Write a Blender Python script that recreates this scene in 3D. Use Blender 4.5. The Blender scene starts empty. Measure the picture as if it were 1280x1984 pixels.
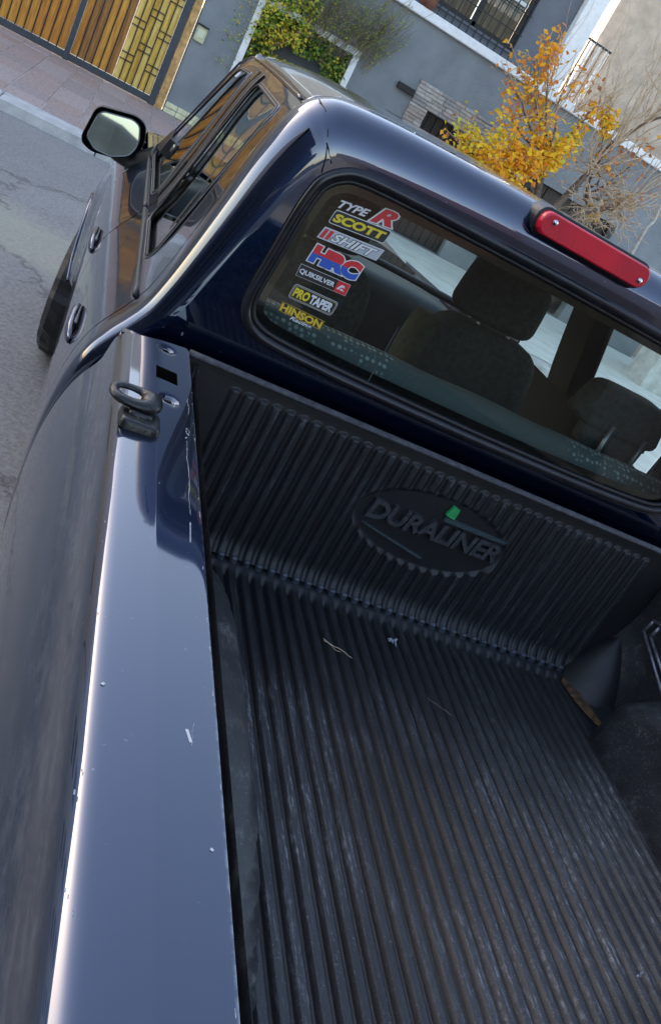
import bpy, math, random
from mathutils import Vector, Matrix, noise
from mathutils.geometry import delaunay_2d_cdt

random.seed(7)
SC = bpy.context.scene
COL = SC.collection

# ------------------------------------------------------------------ camera
cam_data = bpy.data.cameras.new('camera')
cam = bpy.data.objects.new('camera', cam_data)
COL.objects.link(cam)
RM = Matrix(((0.86972889, -0.32494175, -0.37146267),
             (-0.1646404, 0.51852023, -0.83906514),
             (0.46525821, 0.79091695, 0.39747349)))
cam.matrix_world = Matrix.Translation((-1.0015, -1.6876, 1.6550)) @ RM.to_4x4()
cam_data.sensor_fit = 'VERTICAL'
cam_data.sensor_height = 36.0
cam_data.lens = 1674.2 / 1984.0 * 36.0
cam_data.clip_start = 0.05
cam_data.clip_end = 900
SC.camera = cam

# ------------------------------------------------------------------ light
SUN_EL = math.radians(22)
SUN_DIR = Vector((-0.66, 0.75, 0)).normalized() * math.cos(SUN_EL) + Vector((0, 0, math.sin(SUN_EL)))
world = bpy.data.worlds.new('World')
SC.world = world
world.use_nodes = True
wn = world.node_tree
bg = wn.nodes['Background']
sky = wn.nodes.new('ShaderNodeTexSky')
sky.sky_type = 'NISHITA'
sky.sun_disc = False
sky.sun_elevation = SUN_EL
sky.sun_rotation = math.atan2(SUN_DIR.x, SUN_DIR.y)
sky.air_density = 1.0
sky.dust_density = 1.2
hs_ = wn.nodes.new('ShaderNodeHueSaturation')      # camera white balance of a picture exposed in open shade
hs_.inputs['Saturation'].default_value = 0.95
wb_ = wn.nodes.new('ShaderNodeMix'); wb_.data_type = 'RGBA'; wb_.blend_type = 'MULTIPLY'
wb_.inputs[0].default_value = 1.0; wb_.inputs[7].default_value = (1.09, 1.0, 0.93, 1)
wn.links.new(sky.outputs[0], hs_.inputs['Color'])
wn.links.new(hs_.outputs[0], wb_.inputs[6])
wn.links.new(wb_.outputs[2], bg.inputs['Color'])
bg.inputs['Strength'].default_value = 0.13
sun_data = bpy.data.lights.new('sun', 'SUN')
sun_data.energy = 2.6
sun_data.angle = math.radians(1.5)
sun_data.color = (1.0, 0.95, 0.87)
sun = bpy.data.objects.new('sun', sun_data)
COL.objects.link(sun)
sun.rotation_euler = SUN_DIR.to_track_quat('Z', 'Y').to_euler()
SC.view_settings.view_transform = 'Standard'
SC.view_settings.look = 'None'
SC.view_settings.exposure = 2.15
SC.view_settings.gamma = 1.0
SC.view_settings.use_curve_mapping = False
SC.render.engine = 'CYCLES'
SC.cycles.max_bounces = 8
SC.cycles.transparent_max_bounces = 16

# ------------------------------------------------------------------ materials
def new_mat(name):
    m = bpy.data.materials.new(name)
    m.use_nodes = True
    nt = m.node_tree
    return m, nt, nt.nodes['Principled BSDF']

def setp(b, **k):
    names = dict(col='Base Color', rough='Roughness', metal='Metallic', coat='Coat Weight', coatr='Coat Roughness',
                 spec='Specular IOR Level', trans='Transmission Weight', ior='IOR', sheen='Sheen Weight', sub='Subsurface Weight')
    for a, v in k.items():
        if a == 'col' and len(v) == 3:
            v = (*v, 1)
        b.inputs[names[a]].default_value = v

def mat(name, col, rough=0.6, var=0.0, scale=8.0, bump=0.0, bscale=60.0, metal=0.0, coat=0.0, spec=0.5, col2=None, detail=5, stretch=(1, 1, 1)):
    m, nt, b = new_mat(name)
    setp(b, col=col, rough=rough, metal=metal, coat=coat, spec=spec)
    if coat:
        b.inputs['Coat Roughness'].default_value = 0.06
    if var or bump or col2:
        tc = nt.nodes.new('ShaderNodeTexCoord')
        mp = nt.nodes.new('ShaderNodeMapping')
        mp.inputs['Scale'].default_value = stretch
        nt.links.new(tc.outputs['Object'], mp.inputs['Vector'])
    if var or col2:
        nz = nt.nodes.new('ShaderNodeTexNoise')
        nz.inputs['Scale'].default_value = scale
        nz.inputs['Detail'].default_value = detail
        nz.inputs['Roughness'].default_value = 0.6
        nt.links.new(mp.outputs[0], nz.inputs['Vector'])
        rp = nt.nodes.new('ShaderNodeValToRGB')
        c2 = col2 or tuple(min(1, c * (1 + var)) for c in col)
        c1 = col if col2 else tuple(c * (1 - var) for c in col)
        rp.color_ramp.elements[0].position = 0.32
        rp.color_ramp.elements[1].position = 0.68
        rp.color_ramp.elements[0].color = (*c1, 1)
        rp.color_ramp.elements[1].color = (*c2, 1)
        nt.links.new(nz.outputs['Fac'], rp.inputs['Fac'])
        nt.links.new(rp.outputs[0], b.inputs['Base Color'])
    if bump:
        nb = nt.nodes.new('ShaderNodeTexNoise')
        nb.inputs['Scale'].default_value = bscale
        nb.inputs['Detail'].default_value = 4
        nt.links.new(mp.outputs[0], nb.inputs['Vector'])
        bp = nt.nodes.new('ShaderNodeBump')
        bp.inputs['Strength'].default_value = min(1, bump)
        bp.inputs['Distance'].default_value = 0.01 * max(1, bump)
        nt.links.new(nb.outputs['Fac'], bp.inputs['Height'])
        nt.links.new(bp.outputs[0], b.inputs['Normal'])
    return m

def nn(nt, kind, **k):
    n = nt.nodes.new(kind)
    for a, v in k.items():
        if a.startswith('i_'):
            n.inputs[a[2:].replace('_', ' ')].default_value = v
        else:
            setattr(n, a, v)
    return n

def ramp(nt, src, p0, p1, c0=(0, 0, 0, 1), c1=(1, 1, 1, 1)):
    r = nt.nodes.new('ShaderNodeValToRGB')
    r.color_ramp.elements[0].position = p0
    r.color_ramp.elements[1].position = p1
    r.color_ramp.elements[0].color = c0
    r.color_ramp.elements[1].color = c1
    nt.links.new(src, r.inputs['Fac'])
    return r.outputs[0]

def mixc(nt, fac, a, b):
    m = nt.nodes.new('ShaderNodeMix')
    m.data_type = 'RGBA'
    for sock, v in ((0, fac), (6, a), (7, b)):
        if hasattr(v, 'is_linked') or hasattr(v, 'links'):
            nt.links.new(v, m.inputs[sock])
        else:
            m.inputs[sock].default_value = v if sock == 0 else (*v, 1) if len(v) == 3 else v
    return m.outputs[2]

def math_(nt, op, a, b=None):
    m = nt.nodes.new('ShaderNodeMath')
    m.operation = op
    for i, v in enumerate((a, b)):
        if v is None:
            continue
        if hasattr(v, 'links'):
            nt.links.new(v, m.inputs[i])
        else:
            m.inputs[i].default_value = v
    return m.outputs[0]

def car_paint(name, wear):
    m, nt, b = new_mat(name)
    setp(b, col=(0.016, 0.03, 0.075), rough=0.33, metal=1.0, coat=1.0, coatr=0.03)
    b.inputs['Coat IOR'].default_value = 2.0
    tc = nn(nt, 'ShaderNodeTexCoord')
    dirt = nn(nt, 'ShaderNodeTexNoise', i_Scale=5.0, i_Detail=8.0, i_Roughness=0.65)
    nt.links.new(tc.outputs['Object'], dirt.inputs['Vector'])
    dm = ramp(nt, dirt.outputs['Fac'], 0.45, 0.8)
    speck = nn(nt, 'ShaderNodeTexNoise', i_Scale=130.0, i_Detail=2.0)
    nt.links.new(tc.outputs['Object'], speck.inputs['Vector'])
    sm = ramp(nt, speck.outputs['Fac'], 0.74, 0.78)
    base = mixc(nt, math_(nt, 'MULTIPLY', dm, 0.0), (0.0062, 0.0175, 0.058), (0.22, 0.22, 0.24))
    base = mixc(nt, math_(nt, 'MULTIPLY', sm, 0.35), base, (0.35, 0.35, 0.37))
    if wear:
        # dust smears on the flank just below the shoulder and scuffs along the inner edge
        sep = nn(nt, 'ShaderNodeSeparateXYZ')
        nt.links.new(tc.outputs['Object'], sep.inputs[0])
        ax = math_(nt, 'ABSOLUTE', sep.outputs[0])
        edge = ramp(nt, ax, 0.0, 1.0)
        en = nn(nt, 'ShaderNodeTexNoise', i_Scale=55.0, i_Detail=6.0, i_Roughness=0.7)
        nt.links.new(tc.outputs['Object'], en.inputs['Vector'])
        thr = math_(nt, 'SUBTRACT', ax, 0.7055)
        k = math_(nt, 'SUBTRACT', 1.0, math_(nt, 'MULTIPLY', thr, 160.0))
        kk = math_(nt, 'MINIMUM', math_(nt, 'MAXIMUM', k, 0.0), 1.0)
        sc_ = math_(nt, 'MULTIPLY', kk, ramp(nt, en.outputs['Fac'], 0.46, 0.6))
        base = mixc(nt, math_(nt, 'MULTIPLY', sc_, 0.8), base, (0.40, 0.41, 0.44))
        mp = nn(nt, 'ShaderNodeMapping')
        mp.inputs['Scale'].default_value = (9, 3.5, 22)
        nt.links.new(tc.outputs['Object'], mp.inputs['Vector'])
        sn = nn(nt, 'ShaderNodeTexNoise', i_Scale=3.0, i_Detail=9.0, i_Roughness=0.72)
        nt.links.new(mp.outputs[0], sn.inputs['Vector'])
        zz_ = math_(nt, 'MULTIPLY', math_(nt, 'SUBTRACT', sep.outputs[2], 0.95), 5.0)
        flank = math_(nt, 'MULTIPLY', ramp(nt, zz_, 0.0, 0.35), math_(nt, 'SUBTRACT', 1.0, ramp(nt, zz_, 0.53, 0.62)))
        sm2 = math_(nt, 'MULTIPLY', flank, ramp(nt, sn.outputs['Fac'], 0.47, 0.66))
        base = mixc(nt, math_(nt, 'MULTIPLY', sm2, 0.5), base, (0.26, 0.30, 0.34))
    nt.links.new(base, b.inputs['Base Color'])
    rr = mixc(nt, dm, (0.03, 0.03, 0.03), (0.06, 0.06, 0.06))
    nt.links.new(rr, b.inputs['Coat Roughness'])
    wav = nn(nt, 'ShaderNodeTexNoise', i_Scale=7.0, i_Detail=1.5)
    nt.links.new(tc.outputs['Object'], wav.inputs['Vector'])
    peel = nn(nt, 'ShaderNodeTexNoise', i_Scale=420.0, i_Detail=1.0)
    nt.links.new(tc.outputs['Object'], peel.inputs['Vector'])
    b1 = nn(nt, 'ShaderNodeBump', i_Strength=0.4, i_Distance=0.0006)
    nt.links.new(wav.outputs['Fac'], b1.inputs['Height'])
    b2 = nn(nt, 'ShaderNodeBump', i_Strength=0.08, i_Distance=0.00002)
    nt.links.new(peel.outputs['Fac'], b2.inputs['Height'])
    nt.links.new(b1.outputs[0], b2.inputs['Normal'])
    nt.links.new(b2.outputs[0], b.inputs['Normal'])
    nt.links.new(b2.outputs[0], b.inputs['Coat Normal'])
    return m

PAINT = car_paint('navy_paint', False)
PAINT_BED = car_paint('navy_paint_worn', True)

def liner_mat(name, ribbed, grain=700.0, dust=(0.34, 0.35, 0.37), filmk=0.24):
    m, nt, b = new_mat(name)
    setp(b, col=(0.010, 0.0115, 0.014), rough=0.42, spec=0.5)
    tc = nn(nt, 'ShaderNodeTexCoord')
    g = nn(nt, 'ShaderNodeTexNoise', i_Scale=grain, i_Detail=2.0)
    nt.links.new(tc.outputs['Object'], g.inputs['Vector'])
    mp = nn(nt, 'ShaderNodeMapping')
    mp.inputs['Scale'].default_value = ribbed
    nt.links.new(tc.outputs['Object'], mp.inputs['Vector'])
    st = nn(nt, 'ShaderNodeTexNoise', i_Scale=10.0, i_Detail=8.0, i_Roughness=0.7)
    nt.links.new(mp.outputs[0], st.inputs['Vector'])
    big = nn(nt, 'ShaderNodeTexNoise', i_Scale=3.5, i_Detail=4.0)
    nt.links.new(tc.outputs['Object'], big.inputs['Vector'])
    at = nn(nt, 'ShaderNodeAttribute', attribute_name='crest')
    scr = math_(nt, 'MULTIPLY', ramp(nt, st.outputs['Fac'], 0.50, 0.64), ramp(nt, big.outputs['Fac'], 0.38, 0.62))
    fine = nn(nt, 'ShaderNodeTexNoise', i_Scale=170.0, i_Detail=3.0, i_Roughness=0.7)
    mpf = nn(nt, 'ShaderNodeMapping')
    mpf.inputs['Scale'].default_value = (1.0, 0.35, 0.35)
    nt.links.new(tc.outputs['Object'], mpf.inputs['Vector'])
    nt.links.new(mpf.outputs[0], fine.inputs['Vector'])
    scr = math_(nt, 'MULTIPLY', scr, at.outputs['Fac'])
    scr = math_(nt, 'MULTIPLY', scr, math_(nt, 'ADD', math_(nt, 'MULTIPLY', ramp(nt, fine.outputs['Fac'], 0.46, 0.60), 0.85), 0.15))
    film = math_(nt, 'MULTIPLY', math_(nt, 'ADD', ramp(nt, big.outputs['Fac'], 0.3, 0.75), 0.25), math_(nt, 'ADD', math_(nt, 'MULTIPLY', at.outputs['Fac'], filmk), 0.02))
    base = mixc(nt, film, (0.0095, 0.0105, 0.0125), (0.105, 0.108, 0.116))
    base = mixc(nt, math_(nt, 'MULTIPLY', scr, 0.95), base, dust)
    speck = nn(nt, 'ShaderNodeTexNoise', i_Scale=260.0, i_Detail=2.0)
    nt.links.new(tc.outputs['Object'], speck.inputs['Vector'])
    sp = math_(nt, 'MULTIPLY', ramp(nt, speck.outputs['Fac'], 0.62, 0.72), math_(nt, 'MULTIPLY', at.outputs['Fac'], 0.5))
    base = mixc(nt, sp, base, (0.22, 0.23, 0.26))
    nt.links.new(base, b.inputs['Base Color'])
    r = mixc(nt, ramp(nt, st.outputs['Fac'], 0.3, 0.7), (0.33, 0.33, 0.33), (0.55, 0.55, 0.55))
    nt.links.new(r, b.inputs['Roughness'])
    bp = nn(nt, 'ShaderNodeBump', i_Strength=0.35, i_Distance=0.0015)
    nt.links.new(g.outputs['Fac'], bp.inputs['Height'])
    nt.links.new(bp.outputs[0], b.inputs['Normal'])
    return m

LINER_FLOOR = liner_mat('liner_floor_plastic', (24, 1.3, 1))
LINER_WALL = liner_mat('liner_wall_plastic', (14, 1, 0.8), dust=(0.13, 0.14, 0.16), filmk=0.05)
LINER_SIDE = liner_mat('liner_side_plastic', (2, 2, 2), dust=(0.16, 0.165, 0.145), filmk=0.22)

def glass_mat(name, tint, rmin=0.045, rough=0.0):
    m = bpy.data.materials.new(name)
    m.use_nodes = True
    nt = m.node_tree
    nt.nodes.remove(nt.nodes['Principled BSDF'])
    out = nt.nodes['Material Output']
    tr = nn(nt, 'ShaderNodeBsdfTransparent')
    tr.inputs[0].default_value = (*tint, 1)
    gl = nn(nt, 'ShaderNodeBsdfGlossy')
    gl.inputs['Roughness'].default_value = rough
    gl.inputs[0].default_value = (0.95, 0.97, 1, 1)
    fr = nn(nt, 'ShaderNodeFresnel')
    ge = nn(nt, 'ShaderNodeNewGeometry')
    io = math_(nt, 'ADD', math_(nt, 'MULTIPLY', ge.outputs['Backfacing'], 1 / 1.52 - 1.52), 1.52)   # a thin pane reflects alike from both sides
    nt.links.new(io, fr.inputs['IOR'])
    mx = nn(nt, 'ShaderNodeMixShader')
    nt.links.new(fr.outputs[0], mx.inputs[0])
    nt.links.new(tr.outputs[0], mx.inputs[1])
    nt.links.new(gl.outputs[0], mx.inputs[2])
    nt.links.new(mx.outputs[0], out.inputs['Surface'])
    return m

GLASS_REAR = glass_mat('rear_glass', (0.88, 0.95, 0.90))
GLASS_SIDE = glass_mat('side_glass', (0.92, 0.98, 0.94))
GLASS_FRONT = glass_mat('windscreen_glass', (0.88, 0.93, 0.90))
RUBBER = mat('black_rubber', (0.012, 0.012, 0.014), 0.38, bump=0.2, bscale=200)
RUBBER_MATT = mat('black_trim', (0.008, 0.008, 0.009), 0.55)
SEAL = mat('window_seal_rubber', (0.016, 0.016, 0.02), 0.22, var=0.3, scale=20)
FRIT = mat('black_glass_border', (0.003, 0.003, 0.004), 0.12)
GREYPLASTIC = mat('grey_plastic', (0.045, 0.05, 0.055), 0.5, bump=0.3, bscale=400)
CASTIRON = mat('black_cast_cleat', (0.010, 0.011, 0.012), 0.34, var=0.3, scale=40, bump=0.15, bscale=120)
CHROME = mat('chrome', (0.75, 0.77, 0.8), 0.12, metal=1.0)
STEEL = mat('grey_steel', (0.28, 0.29, 0.31), 0.35, metal=0.7)
MIRROR = mat('mirror_silver', (0.27, 0.34, 0.39), 0.02, metal=1.0)
HOLE = mat('dark_hole', (0.002, 0.002, 0.002), 0.9)
CHIP = mat('pale_scratch', (0.30, 0.315, 0.35), 0.7, var=.5, scale=300)
CHIPW = mat('white_chip', (0.5, 0.52, 0.55), 0.7)
FABRIC = mat('dark_seat_fabric', (0.028, 0.036, 0.036), 0.95, var=0.45, scale=60, bump=0.5, bscale=300)
FABRIC2 = mat('side_seat_fabric', (0.05, 0.055, 0.04), 0.95, var=0.3, scale=40, bump=0.5, bscale=300)
CABINDARK = mat('cabin_trim', (0.012, 0.013, 0.014), 0.8, var=0.2, scale=10)
DASH = mat('dashboard_plastic', (0.035, 0.045, 0.05), 0.5, var=0.2, scale=10)

def dotted_fabric():
    m, nt, b = new_mat('dotted_seat_fabric')
    setp(b, rough=0.9)
    tc = nn(nt, 'ShaderNodeTexCoord')
    vo = nn(nt, 'ShaderNodeTexVoronoi', i_Scale=62.0, i_Randomness=0.35)
    nt.links.new(tc.outputs['Object'], vo.inputs['Vector'])
    d = ramp(nt, vo.outputs['Distance'], 0.26, 0.42, (1, 1, 1, 1), (0, 0, 0, 1))
    nz = nn(nt, 'ShaderNodeTexNoise', i_Scale=5.0)
    nt.links.new(tc.outputs['Object'], nz.inputs['Vector'])
    sep = nn(nt, 'ShaderNodeSeparateXYZ')
    nt.links.new(tc.outputs['Object'], sep.inputs[0])
    ax = math_(nt, 'ABSOLUTE', math_(nt, 'SUBTRACT', sep.outputs[0], 0.08))
    side = ramp(nt, ax, 0.27, 0.285)
    base = mixc(nt, math_(nt, 'MULTIPLY', math_(nt, 'MULTIPLY', d, side), 0.8), (0.062, 0.082, 0.082), (0.28, 0.34, 0.34))
    nt.links.new(base, b.inputs['Base Color'])
    return m
DOTS = dotted_fabric()

def asphalt():
    m, nt, b = new_mat('asphalt')
    setp(b, rough=0.85)
    tc = nn(nt, 'ShaderNodeTexCoord')
    n1 = nn(nt, 'ShaderNodeTexNoise', i_Scale=0.7, i_Detail=8.0, i_Roughness=0.6)
    n2 = nn(nt, 'ShaderNodeTexNoise', i_Scale=38.0, i_Detail=6.0, i_Roughness=0.85)
    n3 = nn(nt, 'ShaderNodeTexNoise', i_Scale=2.2, i_Detail=9.0, i_Roughness=0.75)
    for n in (n1, n2, n3):
        nt.links.new(tc.outputs['Object'], n.inputs['Vector'])
    c = ramp(nt, n1.outputs['Fac'], 0.3, 0.7, (0.20, 0.184, 0.178, 1), (0.275, 0.258, 0.235, 1))
    c = mixc(nt, math_(nt, 'MULTIPLY', ramp(nt, n2.outputs['Fac'], 0.44, 0.58), 0.6), c, (0.40, 0.38, 0.365))
    c = mixc(nt, math_(nt, 'MULTIPLY', ramp(nt, n2.outputs['Fac'], 0.30, 0.42, (1, 1, 1, 1), (0, 0, 0, 1)), 0.6), c, (0.08, 0.075, 0.075))
    # a pale dusty repair across the road
    sep = nn(nt, 'ShaderNodeSeparateXYZ')
    nt.links.new(tc.outputs['Object'], sep.inputs[0])
    yy = math_(nt, 'ADD', sep.outputs[1], math_(nt, 'MULTIPLY', n3.outputs['Fac'], 1.3))
    band = math_(nt, 'SUBTRACT', 1.0, math_(nt, 'MINIMUM', math_(nt, 'ABSOLUTE', math_(nt, 'SUBTRACT', math_(nt, 'SUBTRACT', yy, 4.55), math_(nt, 'MULTIPLY', sep.outputs[0], -0.35))), 1.0))
    c = mixc(nt, math_(nt, 'MULTIPLY', ramp(nt, band, 0.25, 0.75), 0.45), c, (0.46, 0.44, 0.31))
    # cracks
    vo = nn(nt, 'ShaderNodeTexVoronoi', i_Scale=0.26)
    vo.feature = 'DISTANCE_TO_EDGE'
    wp = nn(nt, 'ShaderNodeVectorMath', operation='ADD')
    nt.links.new(tc.outputs['Object'], wp.inputs[0])
    wsc = nn(nt, 'ShaderNodeVectorMath', operation='SCALE')
    nt.links.new(n3.outputs['Color'], wsc.inputs[0])
    wsc.inputs['Scale'].default_value = 1.1
    nt.links.new(wsc.outputs[0], wp.inputs[1])
    nt.links.new(wp.outputs[0], vo.inputs['Vector'])
    cr = ramp(nt, vo.outputs['Distance'], 0.001, 0.006, (1, 1, 1, 1), (0, 0, 0, 1))
    c = mixc(nt, math_(nt, 'MULTIPLY', cr, 0.6), c, (0.09, 0.085, 0.085))
    nt.links.new(c, b.inputs['Base Color'])
    bp = nn(nt, 'ShaderNodeBump', i_Strength=0.5, i_Distance=0.01)
    h = math_(nt, 'SUBTRACT', n2.outputs['Fac'], math_(nt, 'MULTIPLY', cr, 1.5))
    nt.links.new(h, bp.inputs['Height'])
    nt.links.new(bp.outputs[0], b.inputs['Normal'])
    return m
ASPHALT = asphalt()
KERB = mat('pale_kerb_concrete', (0.56, 0.54, 0.52), 0.85, var=0.22, scale=6, bump=0.5, bscale=40)
GROUT = mat('pale_joint_mortar', (0.56, 0.50, 0.47), 0.9, var=0.2, scale=10)
SLABS = [mat('paving_slab_%s' % n, c, 0.8, var=0.25, scale=22, bump=0.5, bscale=70, detail=8) for n, c in
         (('rose', (0.44, 0.32, 0.285)), ('mauve', (0.40, 0.31, 0.285)), ('brown', (0.43, 0.31, 0.26)), ('grey', (0.46, 0.36, 0.33)))]
PALE = mat('pale_concrete_and_sunlit_road', (0.74, 0.73, 0.68), 0.85, var=0.12, scale=3, bump=0.3, bscale=50)
WALLGREY = mat('grey_plaster', (0.245, 0.265, 0.28), 0.85, var=0.17, scale=1.6, bump=1.0, bscale=70, detail=8)
WALLGREY2 = mat('upper_grey_plaster', (0.15, 0.165, 0.19), 0.85, var=0.12, scale=2.5, bump=0.4, bscale=90)
WHITEP = mat('white_paint', (0.85, 0.85, 0.84), 0.7, var=0.08, scale=12, bump=0.4, bscale=80)
PLINTH = mat('pale_plinth_stone', (0.70, 0.68, 0.45), 0.8, var=0.2, scale=12, bump=0.6, bscale=40)
BEIGE = mat('beige_render', (0.52, 0.42, 0.33), 0.9, var=0.2, scale=4, bump=0.5, bscale=60)
BEIGE2 = mat('beige_trim', (0.55, 0.46, 0.36), 0.9, var=0.15, scale=6)
GATESTEEL = mat('gate_steel', (0.045, 0.055, 0.065), 0.5, var=0.2, scale=15)
JAMB = mat('ochre_brick_jamb', (0.55, 0.32, 0.12), 0.8, var=0.35, scale=14, bump=0.6, bscale=40)
BARS = mat('black_iron', (0.012, 0.012, 0.014), 0.5)
def wood(name, a, b_):
    return mat(name, a, 0.28, col2=b_, scale=7, detail=8, stretch=(6, 6, 0.5), bump=0.3, bscale=20, coat=0.5)
WOODS = [wood('varnished_board_%s' % n, a, b_) for n, a, b_ in
         (('amber', (0.38, 0.12, 0.012), (0.75, 0.31, 0.03)), ('honey', (0.48, 0.17, 0.015), (0.82, 0.40, 0.05)), ('brown', (0.20, 0.075, 0.016), (0.48, 0.21, 0.04)))]
WOODS_GOLD = [wood('golden_board_%s' % n, a, b_) for n, a, b_ in
              (('gold', (0.62, 0.33, 0.035), (0.92, 0.62, 0.12)), ('straw', (0.70, 0.40, 0.05), (0.95, 0.72, 0.22)), ('amber', (0.50, 0.24, 0.02), (0.80, 0.52, 0.08)))]
STONES = [mat('veneer_stone_%s' % n, c, 0.8, var=0.2, scale=18, bump=0.7, bscale=50) for n, c in
          (('buff', (0.36, 0.31, 0.27)), ('grey', (0.30, 0.28, 0.27)), ('pink', (0.40, 0.32, 0.28)), ('pale', (0.46, 0.42, 0.38)))]
DOORDARK = mat('dark_door', (0.02, 0.012, 0.010), 0.4, var=0.4, scale=10)
CURTAIN = mat('beige_curtain', (0.36, 0.30, 0.22), 0.9, var=0.3, scale=6, stretch=(8, 1, 0.4))
BARK = mat('grey_brown_bark', (0.17, 0.12, 0.09), 0.9, var=0.4, scale=20, bump=1.0, bscale=60)
TWIG = mat('pale_twig', (0.52, 0.39, 0.26), 0.85, var=0.3, scale=15)
TWIG2 = mat('olive_twig', (0.20, 0.17, 0.10), 0.85, var=0.3, scale=15)
BIRCH = mat('pale_bark', (0.52, 0.47, 0.40), 0.8, var=0.3, scale=20)
def leafmat(name, c, t=0.35):
    m, nt, b = new_mat(name)
    setp(b, col=c, rough=0.6)
    out = nt.nodes['Material Output']
    tl = nn(nt, 'ShaderNodeBsdfTranslucent')
    tl.inputs[0].default_value = (*[min(1, x * 1.3) for x in c], 1)
    mx = nn(nt, 'ShaderNodeMixShader')
    mx.inputs[0].default_value = t
    nt.links.new(b.outputs[0], mx.inputs[1])
    nt.links.new(tl.outputs[0], mx.inputs[2])
    nt.links.new(mx.outputs[0], out.inputs['Surface'])
    return m
L_ORANGE = [leafmat('leaf_' + n, c) for n, c in (('yellow', (0.95, 0.62, 0.03)), ('amber', (0.95, 0.45, 0.03)), ('orange', (0.88, 0.32, 0.04)), ('lime', (0.66, 0.62, 0.06)), ('russet', (0.50, 0.20, 0.09)))]
L_GREEN = [leafmat('ivy_' + n, c) for n, c in (('green', (0.17, 0.30, 0.05)), ('dark', (0.075, 0.16, 0.03)), ('lime', (0.42, 0.50, 0.06)), ('yellow', (0.78, 0.60, 0.07)), ('brown', (0.34, 0.20, 0.12)))]

# ------------------------------------------------------------------ mesh helpers
def link(name, verts, faces, m, parent=None, smooth=False, mats=None, midx=None, attr=None):
    me = bpy.data.meshes.new(name)
    me.from_pydata([tuple(v) for v in verts], [], faces)
    for mm in (mats or [m]):
        me.materials.append(mm)
    if midx:
        me.polygons.foreach_set('material_index', midx)
    if smooth:
        me.polygons.foreach_set('use_smooth', [True] * len(me.polygons))
    if attr is not None:
        a = me.attributes.new('crest', 'FLOAT', 'POINT')
        a.data.foreach_set('value', attr)
    me.update()
    o = bpy.data.objects.new(name, me)
    COL.objects.link(o)
    if parent is not None:
        o.parent = parent
    return o

def tag(o, label=None, cat=None, group=None, kind=None):
    if label: o['label'] = label
    if cat: o['category'] = cat
    if group: o['group'] = group
    if kind: o['kind'] = kind
    return o

def thing(name, label, cat, loc=(0, 0, 0), group=None):
    o = bpy.data.objects.new(name, None)
    COL.objects.link(o)
    o.location = loc
    o.empty_display_size = 0.1
    return tag(o, label, cat, group)

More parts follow.
